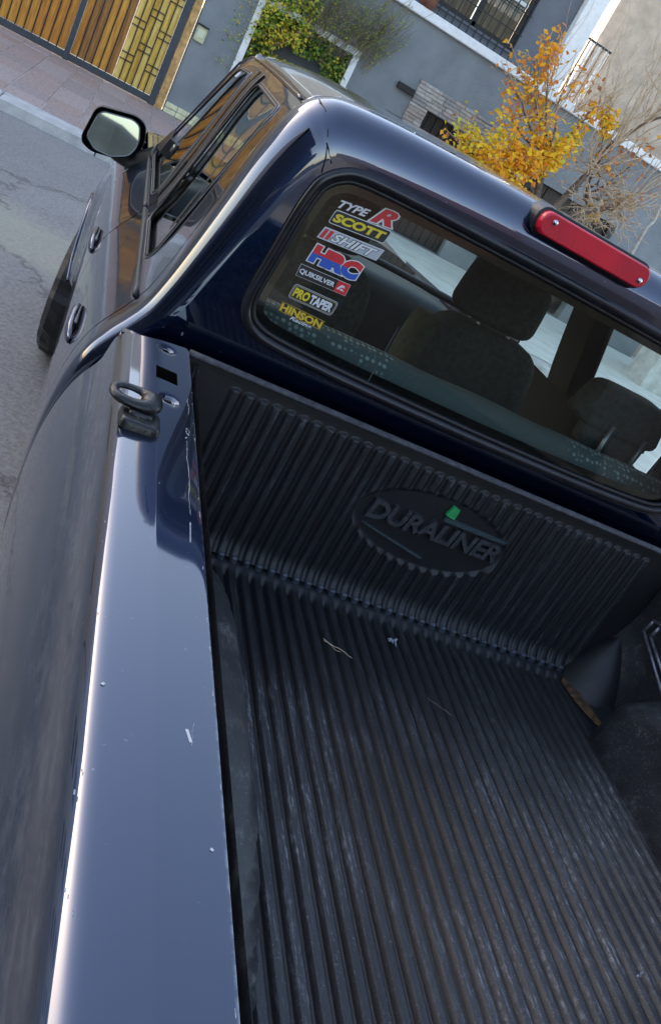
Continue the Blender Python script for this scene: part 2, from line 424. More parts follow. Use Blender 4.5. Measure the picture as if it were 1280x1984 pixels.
class MB:
    def __init__(s):
        s.v = []; s.f = []; s.mi = []
    def add(s, v, f, mi=0):
        n = len(s.v)
        s.v += [tuple(x) for x in v]
        s.f += [tuple(i + n for i in q) for q in f]
        s.mi += [mi] * len(f)
    def box(s, a, b, mi=0, bev=0.0):
        x0, y0, z0 = a; x1, y1, z1 = b
        if bev <= 0:
            s.add([(x0, y0, z0), (x1, y0, z0), (x1, y1, z0), (x0, y1, z0), (x0, y0, z1), (x1, y0, z1), (x1, y1, z1), (x0, y1, z1)],
                  [(0, 3, 2, 1), (4, 5, 6, 7), (0, 1, 5, 4), (1, 2, 6, 5), (2, 3, 7, 6), (3, 0, 4, 7)], mi)
        else:
            e = bev
            v = []
            idx = {}
            for ix, X in enumerate((x0, x1)):
                for iy, Y in enumerate((y0, y1)):
                    for iz, Z in enumerate((z0, z1)):
                        sx, sy, sz = (e if ix == 0 else -e), (e if iy == 0 else -e), (e if iz == 0 else -e)
                        idx[(ix, iy, iz)] = len(v)
                        v += [(X, Y + sy, Z + sz), (X + sx, Y, Z + sz), (X + sx, Y + sy, Z)]
            f = []
            I = idx
            for ix in (0, 1):
                q = [I[(ix, 0, 0)], I[(ix, 1, 0)], I[(ix, 1, 1)], I[(ix, 0, 1)]]
                f.append(q if ix else q[::-1])
                q = [I[(0, ix, 0)] + 1, I[(1, ix, 0)] + 1, I[(1, ix, 1)] + 1, I[(0, ix, 1)] + 1]
                f.append(q[::-1] if ix else q)
                q = [I[(0, 0, ix)] + 2, I[(1, 0, ix)] + 2, I[(1, 1, ix)] + 2, I[(0, 1, ix)] + 2]
                f.append(q if ix else q[::-1])
            for a_ in (0, 1):
                for b_ in (0, 1):
                    f.append([I[(a_, b_, 0)], I[(a_, b_, 1)], I[(a_, b_, 1)] + 1, I[(a_, b_, 0)] + 1])
                    f.append([I[(a_, 0, b_)], I[(a_, 1, b_)], I[(a_, 1, b_)] + 2, I[(a_, 0, b_)] + 2])
                    f.append([I[(0, a_, b_)] + 1, I[(1, a_, b_)] + 1, I[(1, a_, b_)] + 2, I[(0, a_, b_)] + 2])
            for k in I.values():
                f.append([k, k + 1, k + 2])
            s.add(v, f, mi)
    def tube(s, pts, r, n=6, mi=0, closed=False, flat=None, up=None, cap=True):
        pts = [Vector(p) for p in pts]
        N = len(pts)
        rs = r if isinstance(r, (list, tuple)) else [r] * N
        base = len(s.v)
        prev = None
        for i, p in enumerate(pts):
            if closed:
                t = (pts[(i + 1) % N] - pts[i - 1])
            else:
                t = pts[min(i + 1, N - 1)] - pts[max(i - 1, 0)]
            t.normalize()
            if up is not None:
                a = Vector(up)
                u = (a - t * a.dot(t)).normalized()
            elif prev is None:
                a = Vector((0, 0, 1)) if abs(t.z) < 0.9 else Vector((1, 0, 0))
                u = (a - t * a.dot(t)).normalized()
            else:
                u = (prev - t * prev.dot(t)).normalized()
            prev = u
            w = t.cross(u)
            for k in range(n):
                an = 2 * math.pi * k / n
                fu, fw = (1, 1) if flat is None else flat
                s.v.append(tuple(p + u * (math.cos(an) * rs[i] * fu) + w * (math.sin(an) * rs[i] * fw)))
        M = N if closed else N - 1
        for i in range(M):
            j = (i + 1) % N
            for k in range(n):
                l = (k + 1) % n
                s.f.append((base + i * n + k, base + i * n + l, base + j * n + l, base + j * n + k)); s.mi.append(mi)
        if not closed and cap:
            s.f.append(tuple(base + k for k in range(n))[::-1]); s.mi.append(mi)
            s.f.append(tuple(base + (N - 1) * n + k for k in range(n))); s.mi.append(mi)
    def build(s, name, m, parent=None, smooth=False, mats=None):
        return link(name, s.v, s.f, m, parent, smooth, mats, s.mi if mats else None)

def pip(p, poly):
    x, y = p
    c = False
    n = len(poly)
    j = n - 1
    for i in range(n):
        xi, yi = poly[i]; xj, yj = poly[j]
        if (yi > y) != (yj > y) and x < (xj - xi) * (y - yi) / (yj - yi) + xi:
            c = not c
        j = i
    return c

def edist(p, poly):
    best = 9
    P = Vector(p)
    for i in range(len(poly)):
        a = Vector(poly[i - 1]); b = Vector(poly[i])
        ab = b - a
        L = ab.length_squared
        t = 0 if L == 0 else max(0, min(1, (P - a).dot(ab) / L))
        d = (a + ab * t - P).length
        if d < best: best = d
    return best

def dens(poly, step):
    out = []
    for i in range(len(poly)):
        a = Vector(poly[i]); b = Vector(poly[(i + 1) % len(poly)])
        n = max(1, int((b - a).length / step + 0.5))
        for k in range(n):
            q = a.lerp(b, k / n)
            out.append((q.x, q.y))
    return out

def rounded(poly, r, seg=5):
    """poly corners rounded with radius r (number or list)"""
    out = []
    n = len(poly)
    for i in range(n):
        p = Vector(poly[i]); a = Vector(poly[i - 1]); b = Vector(poly[(i + 1) % n])
        ri = r[i] if isinstance(r, (list, tuple)) else r
        if ri <= 0:
            out.append((p.x, p.y)); continue
        da = (a - p).normalized(); db = (b - p).normalized()
        ri = min(ri, (a - p).length * 0.49, (b - p).length * 0.49)
        s_ = p + da * ri; e_ = p + db * ri
        for k in range(seg + 1):
            t = k / seg
            q = s_ * (1 - t) ** 2 + p * 2 * t * (1 - t) + e_ * t * t
            out.append((q.x, q.y))
    return out

def panel(name, outer, holes, fn, m, parent, step=0.03, xs=None, ys=None, thick=0.0, smooth=True, estep=None, mats=None, jitter=0.0, flip=False, clear=0.35):
    """a sheet: 2-D outline with holes, triangulated with inner points, mapped into space by fn(u, v)"""
    estep = estep or step
    loops = [dens(outer, estep)] + [dens(h, estep) for h in holes]
    V = []; E = []
    for lp in loops:
        b = len(V)
        V += lp
        E += [(b + i, b + (i + 1) % len(lp)) for i in range(len(lp))]
    u0 = min(p[0] for p in outer); u1 = max(p[0] for p in outer)
    v0 = min(p[1] for p in outer); v1 = max(p[1] for p in outer)
    if xs is None:
        n = max(1, int((u1 - u0) / step)); xs = [u0 + (u1 - u0) * (i + .5) / n for i in range(n)]
    if ys is None:
        n = max(1, int((v1 - v0) / step)); ys = [v0 + (v1 - v0) * (i + .5) / n for i in range(n)]
    near = clear * min(step, estep)
    for x in xs:
        for y in ys:
            if pip((x, y), outer) and not any(pip((x, y), h) for h in holes):
                if all(edist((x, y), lp) > near for lp in ([outer] + holes)):
                    V.append((x, y))
    r = delaunay_2d_cdt([Vector(p) for p in V], E, [], 0, 1e-6)
    vs, fs = r[0], r[2]
    F = []
    for f in fs:
        c = sum((vs[i] for i in f), Vector((0, 0))) / len(f)
        ar = abs((vs[f[1]] - vs[f[0]]).cross(vs[f[2]] - vs[f[0]]))
        if ar > 2e-8 and pip(c, outer) and not any(pip(c, h) for h in holes):
            F.append(tuple(f)[::-1] if flip else tuple(f))
    o = link(name, [fn(v.x, v.y) for v in vs], F, m, parent, smooth, mats)
    if thick:
        md = o.modifiers.new('thickness', 'SOLIDIFY')
        md.thickness = abs(thick)
        md.offset = -1 if thick > 0 else 1
        if mats and len(mats) > 1:
            md.material_offset = 1
    return o

def grid(name, us, vs, fn, m, parent, smooth=True, attr=None, flip=False):
    V = []; A = []
    for u in us:
        for v in vs:
            V.append(fn(u, v))
            if attr: A.append(attr(u, v))
    n = len(vs)
    F = []
    for i in range(len(us) - 1):
        for j in range(n - 1):
            q = (i * n + j, (i + 1) * n + j, (i + 1) * n + j + 1, i * n + j + 1)
            F.append(q[::-1] if flip else q)
    return link(name, V, F, m, parent, smooth, attr=A if attr else None)

def mirror_copy(o, parent):
    """the same piece on the other flank of the truck"""
    me = o.data.copy()
    me.transform(Matrix.Diagonal((-1, 1, 1, 1)))
    me.flip_normals()
    c = bpy.data.objects.new(o.name.split('.')[0], me)
    COL.objects.link(c)
    c.parent = parent
    for md in o.modifiers:
        q = c.modifiers.new(md.name, md.type)
        q.thickness = md.thickness; q.offset = md.offset; q.material_offset = md.material_offset
    for ch in o.children:
        mirror_copy(ch, c)
    return c

def frange(a, b, n):
    return [a + (b - a) * i / (n - 1) for i in range(n)]

def interp(x, xs, ys):
    if x <= xs[0]: return ys[0]
    for i in range(1, len(xs)):
        if x <= xs[i]:
            t = (x - xs[i - 1]) / (xs[i] - xs[i - 1])
            return ys[i - 1] + t * (ys[i] - ys[i - 1])
    return ys[-1]

def smooth01(t):
    t = max(0, min(1, t))
    return t * t * (3 - 2 * t)

def spline(pts, per=6):
    out = []
    n = len(pts)
    P = [Vector(p) for p in pts]
    for i in range(n - 1):
        p0 = P[max(i - 1, 0)]; p1 = P[i]; p2 = P[i + 1]; p3 = P[min(i + 2, n - 1)]
        for k in range(per):
            t = k / per
            out.append(0.5 * ((2 * p1) + (p2 - p0) * t + (2 * p0 - 5 * p1 + 4 * p2 - p3) * t * t + (3 * p1 - p0 - 3 * p2 + p3) * t ** 3))
    out.append(P[-1])
    return out

# ------------------------------------------------------------------ ground, road, pavement
ZR = -0.10      # road level
ZP = 0.02       # pavement level
def sheet(name, x0, x1, y0, y1, z, m, kind='structure'):
    nx, ny = 2, 2
    o = link(name, [(x0, y0, z), (x1, y0, z), (x1, y1, z), (x0, y1, z)], [(0, 1, 2, 3)], m)
    return tag(o, kind=kind)
EARTH = mat('dry_earth', (0.16, 0.14, 0.11), 0.95, var=0.2, scale=0.5)
sheet('ground', -400, 400, -400, 400, ZR - 0.02, EARTH)
sheet('road', -60, 60, -120, 8.05, ZR, ASPHALT)
sheet('sunlit_road_paint', 2.3, 30, 1.5, 7.98, ZR + 0.012, PALE)  # pale sheet over the asphalt, bright sunlit road put into its colour

walk = MB()
walk.box((-40, 8.4, -0.3), (40, 13.9, ZP - 0.012))
sidewalk = walk.build('sidewalk', GROUT)
tag(sidewalk, kind='structure')
kerb_me = {}
for i in range(-30, 20):
    b = MB()
    b.box((i * 1.0 + 0.006, 8.0, -0.25), (i * 1.0 + 0.994, 8.394, ZP), bev=0.018)
    if not kerb_me:
        o = b.build('kerb_stone', KERB, sidewalk)
        kerb_me['m'] = (o.data, i)
    else:
        o = bpy.data.objects.new('kerb_stone', kerb_me['m'][0])
        COL.objects.link(o); o.parent = sidewalk
        o.location.x = (i - kerb_me['m'][1]) * 1.0
slab_mesh = []
for k, mm in enumerate(SLABS):
    b = MB()
    b.box((0.006, 0.006, -0.03), (0.384, 0.544, 0.0), bev=0.006)
    me_o = b.build('paving_slab', mm)
    slab_mesh.append(me_o.data)
    bpy.data.objects.remove(me_o)
for ix in range(-18, 14):
    for iy in range(9):
        o = bpy.data.objects.new('paving_slab', random.choice(slab_mesh))
        COL.objects.link(o)
        o.parent = sidewalk
        o.location = (-2.03 + ix * 0.39, 8.41 + iy * 0.55, ZP - 0.002 + random.uniform(-0.004, 0.003))
        o.rotation_euler = (random.uniform(-.004, .004), random.uniform(-.004, .004), random.uniform(-.006, .006))
# plain concrete pavement in front of the door and garage
o = link('pavement_screed', [(3.44, 8.41, ZP), (30, 8.41, ZP), (30, 13.38, ZP), (3.44, 13.38, ZP)], [(0, 1, 2, 3)], PALE, sidewalk)

# ------------------------------------------------------------------ grey house
WY = 13.4
house = thing('grey_house', 'grey plastered house front with white ledge, planted niche and stone framed doorway', 'house', (3, WY, 0))
house_off = Vector((-3, -WY, 0))
def hpart(b, name, m, parent=None, smooth=False):
    b.v = [tuple(Vector(v) + house_off) for v in b.v]
    return b.build(name, m, parent or house, smooth)
NICHE = [(0.50, 1.10), (2.02, 1.10), (2.02, 2.10), (0.50, 2.10)]
DOORW = [(3.52, -0.25), (4.95, -0.25), (4.95, 1.97), (3.52, 1.97)]
DOORW = [(3.52, 0.03), (4.95, 0.03), (4.95, 1.97), (3.52, 1.97)]
GARAGE = [(5.60, 0.03), (7.72, 0.03), (7.72, 1.93), (5.60, 1.93)]
panel('wall', [(-0.30, -0.2), (9.6, -0.2), (9.6, 3.06), (-0.30, 3.06)], [NICHE, DOORW, GARAGE],
      lambda x, z: (x - 3, 0.012 * noise.noise(Vector((x * .8, z * .8, 3))), z), WALLGREY, house, step=0.35, thick=0.25, smooth=False)
for a, b_ in (((0.5, 1.1), (2.02, 2.1)), ((3.52, 0.03), (4.95, 1.97)), ((5.6, 0.03), (7.72, 1.93))):
    q = MB(); q.box((a[0] - .05, WY + 0.30, a[1] - .05), (b_[0] + .05, WY + 0.34, b_[1] + .05))
    hpart(q, 'recess_back', HOLE if a[0] > 3 else WALLGREY2)
# upper wall with window
WIN = [(2.78, 3.36), (4.34, 3.36), (4.34, 5.0), (2.78, 5.0)]
panel('upper_wall', [(2.45, 3.2), (5.0, 3.2), (5.0, 6.6), (2.45, 6.6)], [WIN], lambda x, z: (x - 3, 0.12, z), WALLGREY2, house, step=0.5, thick=0.2, smooth=False)
q = MB(); q.box((-0.3, WY + .14, 3.2), (2.449, WY + .3, 6.6)); hpart(q, 'upper_wall', BEIGE2)
q = MB(); q.box((-0.36, WY - .10, 3.062), (9.62, WY + .3, 3.198), bev=.012); hpart(q, 'ledge', WHITEP)
# niche frame
q = MB()
q.box((0.40, WY - .07, 0.98), (0.50, WY + .10, 2.20)); hpart(q, 'niche_frame', WHITEP)
q = MB(); q.box((2.02, WY - .07, 0.98), (2.12, WY + .10, 2.20)); hpart(q, 'niche_frame', WHITEP)
q = MB(); q.box((0.502, WY - .068, 0.98), (2.018, WY + .10, 1.08)); hpart(q, 'niche_frame', WHITEP)
q = MB(); q.box((0.502, WY - .068, 2.10), (2.018, WY + .10, 2.20)); hpart(q, 'niche_frame', WHITEP)
# plinth of pale stones
x = -0.30
while x < 3.1:
    w = random.uniform(.16, .30)
    for zz in (0.0, 0.082):
        q = MB(); q.box((x + .003, WY - .035 - random.uniform(0, .008), ZP + zz + .002), (min(x + w, 3.16) - .003, WY - .001, ZP + zz + .078), bev=.005)
        hpart(q, 'plinth_stone', PLINTH)
    x += w
# stone surround of the doorway
def courses(x0, x1, z0, z1):
    z = z0
    while z < z1 - .01:
        h = 0.058
        xx = x0 - random.uniform(0, .15)
        while xx < x1:
            w = random.uniform(.16, .36)
            a = max(xx, x0); b2 = min(xx + w, x1)
            if b2 - a > .03:
                q = MB(); q.box((a + .002, WY - .03 - random.uniform(0, .03), z + .002), (b2 - .002, WY - .001, min(z + h, z1) - .002), bev=.004)
                hpart(q, 'stone', random.choice(STONES))
            xx += w
        z += h
courses(3.18, 3.515, 1.05, 1.97)
courses(3.18, 5.02, 1.975, 2.32)
courses(4.955, 5.02, 1.5, 1.97)
# the dark door in its recess
d = MB(); d.box((3.54, WY + .14, .03), (4.93, WY + .19, 1.96)); hpart(d, 'door', DOORDARK)
for k in range(9):
    d = MB(); d.box((3.62 + k * .15, WY + .11, .05), (3.64 + k * .15, WY + .135, 1.94)); hpart(d, 'door_bar', BARS)
# wall lamp
q = MB(); q.box((2.86, WY - .11, 2.03), (3.17, WY, 2.13), bev=.012); lamp = hpart(q, 'wall_lamp', BARS)
# garage door boards deep in the dark opening
for k in range(7):
    q = MB(); q.box((5.62 + k * .3, WY + .20, .04), (5.9 + k * .3, WY + .24, 1.92)); hpart(q, 'garage_board', DOORDARK)
# window
wf = MB()
for a, b_ in (((2.78, 3.36), (2.86, 5.0)), ((4.26, 3.36), (4.34, 5.0)), ((3.52, 3.36), (3.60, 5.0)), ((2.861, 3.36), (4.259, 3.43)), ((2.861, 4.93), (4.259, 5.0))):
    wf.box((a[0], WY + .16, a[1]), (b_[0], WY + .22, b_[1]))
wfo = hpart(wf, 'window_frame', BARS)
for a in ((2.86, 3.52), (3.60, 4.26)):
    q = MB()
    n = 26
    V = []
    for i in range(n + 1):
        X = a[0] + (a[1] - a[0]) * i / n
        Y = WY + .27 + .022 * math.sin(i * 1.7)
        V += [(X, Y, 3.43), (X, Y, 4.93)]
    q.add(V, [(2 * i, 2 * i + 2, 2 * i + 3, 2 * i + 1) for i in range(n)])
    hpart(q, 'curtain', CURTAIN)
    q = MB(); q.add([(a[0], WY + .19, 3.43), (a[1], WY + .19, 3.43), (a[1], WY + .19, 4.93), (a[0], WY + .19, 4.93)], [(0, 1, 2, 3)])
    hpart(q, 'pane', glass_mat('house_glass', (0.75, 0.75, 0.72)))
    q = MB(); q.box((a[0] + .05, WY + .10, 3.98), (a[1] - .03, WY + .13, 4.03)); hpart(q, 'white_crossbar', WHITEP)
for k in range(12):
    q = MB(); X = 2.80 + k * .138
    q.box((X - .009, WY + .03, 3.21), (X + .009, WY + .048, 5.0)); hpart(q, 'window_bar', BARS)
for k in range(6):
    q = MB(); Z = 3.30 + k * .3
    q.box((2.76, WY + .05, Z), (4.36, WY + .066, Z + .018)); hpart(q, 'window_bar', BARS)
q = MB()
q.tube([(2.72, WY + .0, 3.2), (2.72, WY + .0, 3.3), (2.72, WY + .0, 3.5), (2.72, WY, 3.62)], [.11, .15, .15, .11], 14)
pot = q.build('clay_urn', mat('dark_terracotta', (0.16, 0.06, 0.035), 0.6, var=.4, scale=12), None, True)
tag(pot, 'dark terracotta urn standing on the white ledge left of the barred window', 'urn')
# white corner column and little balcony rail
q = MB(); q.box((5.02, WY - .04, 3.2), (5.34, WY + .5, 7.5)); hpart(q, 'corner_column', WHITEP)
q = MB(); q.box((5.36, WY - .02, 4.10), (5.84, WY + .01, 4.13)); rl = hpart(q, 'balcony_rail', BARS)
for k in range(7):
    q = MB(); X = 5.39 + k * .07
    q.box((X, WY - .018, 3.2), (X + (.03 if k % 2 else .012), WY + .008, 4.1)); hpart(q, 'baluster', WHITEP if k % 2 else BARS)

# electricity meter
mt = thing('meter_box', 'small pale yellow meter box with dark hood right of the wooden gate', 'meter box', (-0.19, WY, 1.27))
q = MB(); q.box((-.09, -.045, -.12), (.07, 0, .10), bev=.008); q.build('box', mat('pale_yellow_plastic', (0.55, 0.55, 0.33), .5, var=.2, scale=20), mt)
q = MB(); q.box((-.10, -.075, .101), (.08, 0, .125)); q.build('hood', BARS, mt)
q = MB(); q.box((-.06, -.050, -.05), (.04, -.0455, .06)); q.build('cover', mat('meter_window', (0.68, 0.68, 0.50), .3), mt)

# ------------------------------------------------------------------ wooden gate
gate = thing('garage_gate', 'varnished wooden driveway gate with steel posts left of the grey house', 'gate', (-2.6, WY, 0))
def gp(b, name, m, smooth=False, parent=None):
    b.v = [(v[0] + 2.6, v[1] - WY, v[2]) for v in b.v]
    return b.build(name, m, parent or gate, smooth)
GH = 2.75
for x0, x1 in ((-5.62, -5.52), (-3.72, -3.62), (-1.90, -1.82), (-0.56, -0.45)):
    q = MB(); q.box((x0, WY - .06, ZP), (x1, WY + .04, GH), bev=.006); gp(q, 'steel_post', GATESTEEL)
q = MB(); q.box((-5.52, WY - .04, ZP + .01), (-.56, WY + .02, ZP + .11), bev=.004); gp(q, 'bottom_rail', GATESTEEL)
q = MB(); q.box((-5.52, WY - .04, GH - .1), (-.56, WY + .02, GH), bev=.004); gp(q, 'top_rail', GATESTEEL)
q = MB(); q.box((-.445, WY - .05, ZP), (-.33, WY + .25, GH + .4), bev=.006); gp(q, 'jamb', JAMB)
def boards(x0, x1, pitch, mats, lattice):
    n = int(round((x1 - x0) / pitch))
    p = (x1 - x0) / n
    for k in range(n):
        q = MB(); q.box((x0 + k * p + .005, WY - .012 - random.uniform(0, .006), ZP + .12), (x0 + (k + 1) * p - .005, WY + .015, GH - .11), bev=.005)
        gp(q, 'board', random.choice(mats))
        q = MB(); X = x0 + (k + 1) * p
        if k < n - 1:
            q.box((X - .008, WY - .034, ZP + .11), (X + .008, WY - .020, GH - .1)); gp(q, 'iron_bar', BARS)
    if lattice:
        # stepped fret of short rails between the upright bars
        j = 0
        for k in range(n):
            for z0 in (0.42, 0.52, 0.92, 1.02, 1.45, 1.55, 2.0, 2.1):
                dz = 0.0 if (k // 2) % 2 == 0 else 0.22
                q = MB(); X = x0 + k * p
                q.box((X + .004, WY - .037, z0 + dz), (X + p - .004, WY - .022, z0 + dz + .014)); gp(q, 'fret_rail', BARS)
boards(-5.52, -3.72, .125, WOODS, False)
boards(-3.62, -1.90, .125, WOODS, False)
boards(-1.82, -1.16, .11, WOODS, False)
boards(-1.16, -0.56, .10, WOODS_GOLD, True)

# ------------------------------------------------------------------ neighbouring buildings
bb = thing('beige_building', 'tall rough beige building rising behind the bare twigs at top right', 'building', (10, 14.2, 0))
q = MB(); q.box((-4.15, 0, -.1), (8, 7, 8.6)); q.build('wall', BEIGE, bb)
q = MB(); q.box((-4.25, -.06, 8.61), (8.1, 7, 8.8)); q.build('parapet', BEIGE2, bb)
for xx in (-1.0, 3.0):
    q = MB(); q.box((xx, -.05, 5.0), (xx + 1.4, -.004, 6.4)); w = q.build('window', BARS, bb)
    q = MB(); q.box((xx + .08, -.07, 5.08), (xx + 1.32, -.052, 6.32)); q.build('pane', mat('dark_pane', (.03, .035, .04), .1), w)
lh = thing('beige_neighbour_house', 'beige house left of the wooden gate, mirrored in the dark side windows of the truck', 'house', (-9.5, 13.6, 0))
q = MB(); q.box((-3.4, 0, -.1), (3.75, 6, 7.4)); q.build('wall', mat('warm_beige', (0.50, 0.38, 0.28), .9, var=.1, scale=3), lh)
q = MB(); q.box((-3.5, -.3, 7.41), (3.85, 6, 7.6)); q.build('roof', WHITEP, lh)
for xx in (-2.2, 1.2):
    q = MB(); q.box((xx, -.05, 1.0), (xx + 1.2, -.004, 2.3)); w = q.build('window', WHITEP, lh)
    q = MB(); q.box((xx + .08, -.07, 1.08), (xx + 1.12, -.052, 2.22)); q.build('pane', bpy.data.materials['dark_pane'], w)
ab = thing('sun_blocker', 'added unseen tall cream block far left on the cross street, blocking the sun, mirrored in the side paint', 'building', (-23, 14, 0))  # unseen block added at the left front to keep the sun off the truck
q = MB(); q.box((-10, 0, -.1), (9.6, 8, 11)); q.build('wall', mat('cream_render', (0.48, 0.42, 0.34), .9, var=.1, scale=2), ab)
for i_ in range(5):
    for j_ in range(3):
        q = MB(); q.box((-8.5 + i_ * 3.6, -.06, 1.2 + j_ * 3.2), (-7 + i_ * 3.6, -.004, 2.6 + j_ * 3.2)); q.build('window', BARS, ab)
gl = thing('gate_house', 'ochre wall and white cornice above the wooden gate', 'house', (-2.95, 13.5, 0))
q = MB(); q.box((-2.75, .2, 2.76), (2.6, 5, 7.0)); q.build('wall', BEIGE2, gl)
q = MB(); q.box((-2.85, .0, 7.01), (2.6, 5, 7.2)); q.build('cornice', WHITEP, gl)

# houses along the street behind the truck, seen only in the mirror and in the paint
rows = [(-10.2, -6.5, 9, 5.6, 'dark ochre house', (0.075, 0.068, 0.06)), (-10.4, -17, 10, 5.0, 'low grey house', (0.08, 0.08, 0.085)), (-10.0, -29, 12, 5.6, 'brown house', (0.07, 0.062, 0.056)),
        (9.6, -7, 10, 6.0, 'dark grey house', (0.07, 0.07, 0.075)), (9.8, -18.5, 11, 5.6, 'brick red house', (0.09, 0.055, 0.045)), (9.6, -31, 12, 6.0, 'dark tan house', (0.10, 0.09, 0.075))]
for (cx, cy, ln, h, nm, c) in rows:
    t = thing('street_house', nm + ' with flat roof on the street behind the truck', 'house', (cx, cy, ZR), 'houses lining the street behind the truck')
    s = 1 if cx < 0 else -1
    q = MB(); q.box((-4, -ln / 2, 0), (4, ln / 2, h)); q.build('wall', mat(nm.replace(' ', '_'), c, .9, var=.15, scale=2), t)
    q = MB(); q.box((-4.1, -ln / 2 - .05, h + .002), (4.1, ln / 2 + .05, h + .16)); q.build('roof', WHITEP, t)
    for k in range(0 if nm == 'dark grey house' else 3):
        yy = -ln / 2 + ln * (k + .5) / 3
        q = MB(); q.box((4.0 * s + .002 * s if s > 0 else -4.05, yy - .6, 1.0), (4.05 if s > 0 else -4.002, yy + .6, 2.3)); w = q.build('window', BARS, t)
        q = MB(); q.box((4.052 if s > 0 else -4.07, yy - .52, 1.08), (4.07 if s > 0 else -4.052, yy + .52, 2.22)); q.build('pane', bpy.data.materials['dark_pane'], w)
fe = thing('reflection_screen', 'added unseen dark boards close behind the truck on its right, darkening the rear window reflection', 'fence', (3.4, -8.5, ZR), 'added dark boards behind the truck shaping its reflections')  # unseen fence added to darken what the rear glass reflects
fm = mat('dark_screen_board', (0.03, 0.026, 0.022), .8, var=.3, scale=10)
for k in range(50):
    q = MB(); q.box((0, -6 + k * .2 + .004, .02), (.03, -5.8 + k * .2 - .004, 2.3)); q.build('board', fm, fe)
for zz in (.4, 1.9):
    q = MB(); q.box((.031, -6, zz), (.08, 4, zz + .1)); q.build('rail', fm, fe)
fe2 = thing('reflection_screen', 'added unseen dark boards on the far left behind the truck, darkening the door mirror reflection', 'fence', (-3.0, -18, ZR), 'added dark boards behind the truck shaping its reflections')  # unseen fence added as the dark mass in the door mirror
for k in range(60):
    q = MB(); q.box((-.03, -9 + k * .3 + .004, .02), (0, -8.7 + k * .3 - .004, 1.55)); q.build('board', fm, fe2)
for zz in (.3, 1.2):
    q = MB(); q.box((-.08, -9, zz), (-.031, 9, zz + .1)); q.build('rail', fm, fe2)
# distant dark ridge behind, in the mirror
V = []; F = []
nr = 40
for i in range(nr + 1):
    xx = -70 + 140 * i / nr
    hh = 2.1 + 1.2 * noise.noise(Vector((i * .35, 2, 0))) + (1.3 if xx < -1 else 0.2)
    V += [(xx, -75, -.2), (xx, -78, hh), (xx, -95, hh + .8), (xx, -110, -.2)]
for i in range(nr):
    for j in range(3):
        a = i * 4 + j
        F.append((a, a + 1, a + 5, a + 4))
tag(link('hills', V, F, mat('dark_scrub', (0.035, 0.04, 0.04), .95, var=.4, scale=.4)), kind='structure')

# pale concrete pier on the pavement at far right
pier = thing('concrete_pier', 'pale concrete pier with flat cap on the pavement at the right edge', 'pier', (8.2, 10.6, ZP))
q = MB(); q.box((-.30, -.28, 0), (.55, .28, 1.40)); q.build('shaft', KERB, pier)
q = MB(); q.box((-.36, -.34, 1.401), (.61, .34, 1.56), bev=.015); q.build('cap', PALE, pier)
lw = thing('low_wall', 'low grey-green garden wall with pale coping seen through the right hand cab window', 'wall', (10.5, 11.45, ZP))
q = MB(); q.box((-2.0, 0, 0), (9, .2, .5)); q.build('wall', mat('grey_green_plaster', (0.17, 0.20, 0.19), .85, var=.1, scale=3), lw)
q = MB(); q.box((-2.05, -.04, .501), (9, .24, .56)); q.build('coping', KERB, lw)

# ------------------------------------------------------------------ plants
def leaf(b, p, size, mi, droop=0.3, rnd=random):
    a = rnd.uniform(0, 2 * math.pi)
    t = Vector((math.cos(a), math.sin(a), rnd.uniform(-.9, .5))).normalized()
    n = Vector((rnd.uniform(-1, 1), rnd.uniform(-1, .2), rnd.uniform(.1, 1)))
    s = t.cross(n).normalized()
    n = s.cross(t)
    L = size * rnd.uniform(.7, 1.25); W = L * .34
    p = Vector(p)
    q0 = p; q1 = p + t * L * .45 + s * W - n * L * .06; q2 = p + t * L - n * L * droop; q3 = p + t * L * .45 - s * W - n * L * .06; m_ = p + t * L * .5 + n * L * .05
    b.add([q0, q1, q2, q3, m_], [(0, 1, 4), (1, 2, 4), (2, 3, 4), (3, 0, 4)], mi)

def wig(a, b_, n, amp, seed=None):
    a = Vector(a); b_ = Vector(b_)
    out = []
    o = random.uniform(0, 99)
    for i in range(n + 1):
        t = i / n
        k = math.sin(math.pi * min(1, t * 1.2)) if t < .8 else .6
        w = Vector((noise.noise(Vector((t * 3 + o, 0, 1))), noise.noise(Vector((t * 3 + o, 5, 1))), noise.noise(Vector((t * 3 + o, 9, 1)))))
        out.append(a.lerp(b_, t) + w * amp * (t ** .5))
    return out

ivy = thing('niche_shrub', 'green and yellow climbing shrub filling the white framed niche of the grey house', 'shrub', (1.2, WY, 1.1))
b = MB()
def ivyadd(n, x0, x1, z0, z1, y0, y1, wts, size):
    for _ in range(n):
        x = random.uniform(x0, x1); z = random.uniform(z0, z1)
        y = random.uniform(y0, y1)
        nz = noise.noise(Vector((x * 2.2, z * 2.2, 4)))
        if nz < -0.32: continue
        y -= max(0, nz) * .12
        w = list(wts)
        if noise.noise(Vector((x * 1.7, z * 1.7, 11))) > .12: w[3] *= 3.0; w[2] *= 1.5
        if noise.noise(Vector((x * 2.5, z * 2.5, 21))) > .25: w[4] *= 5
        leaf(b, (x - 1.2, y - WY, z - 1.1), size, random.choices(range(5), w)[0])
ivyadd(4200, .52, 2.0, 1.12, 2.12, WY - .12, WY + .2, (5, 4, 3, 1.0, .6), .065)
ivyadd(1700, .46, 1.25, 1.6, 2.75, WY - .24, WY - .02, (3, 1, 5, 4.5, .5), .06)
ivyadd(220, .12, .5, 1.4, 2.6, WY - .10, WY - .02, (2, 1, 4, 3, 1), .04)
ivyadd(60, .1, .46, 1.0, 1.6, WY - .06, WY - .02, (3, 1, 4, 1, 0), .035)
b.build('foliage', None, ivy, mats=L_GREEN)
tag(ivy.children[0], kind='stuff')
b = MB()
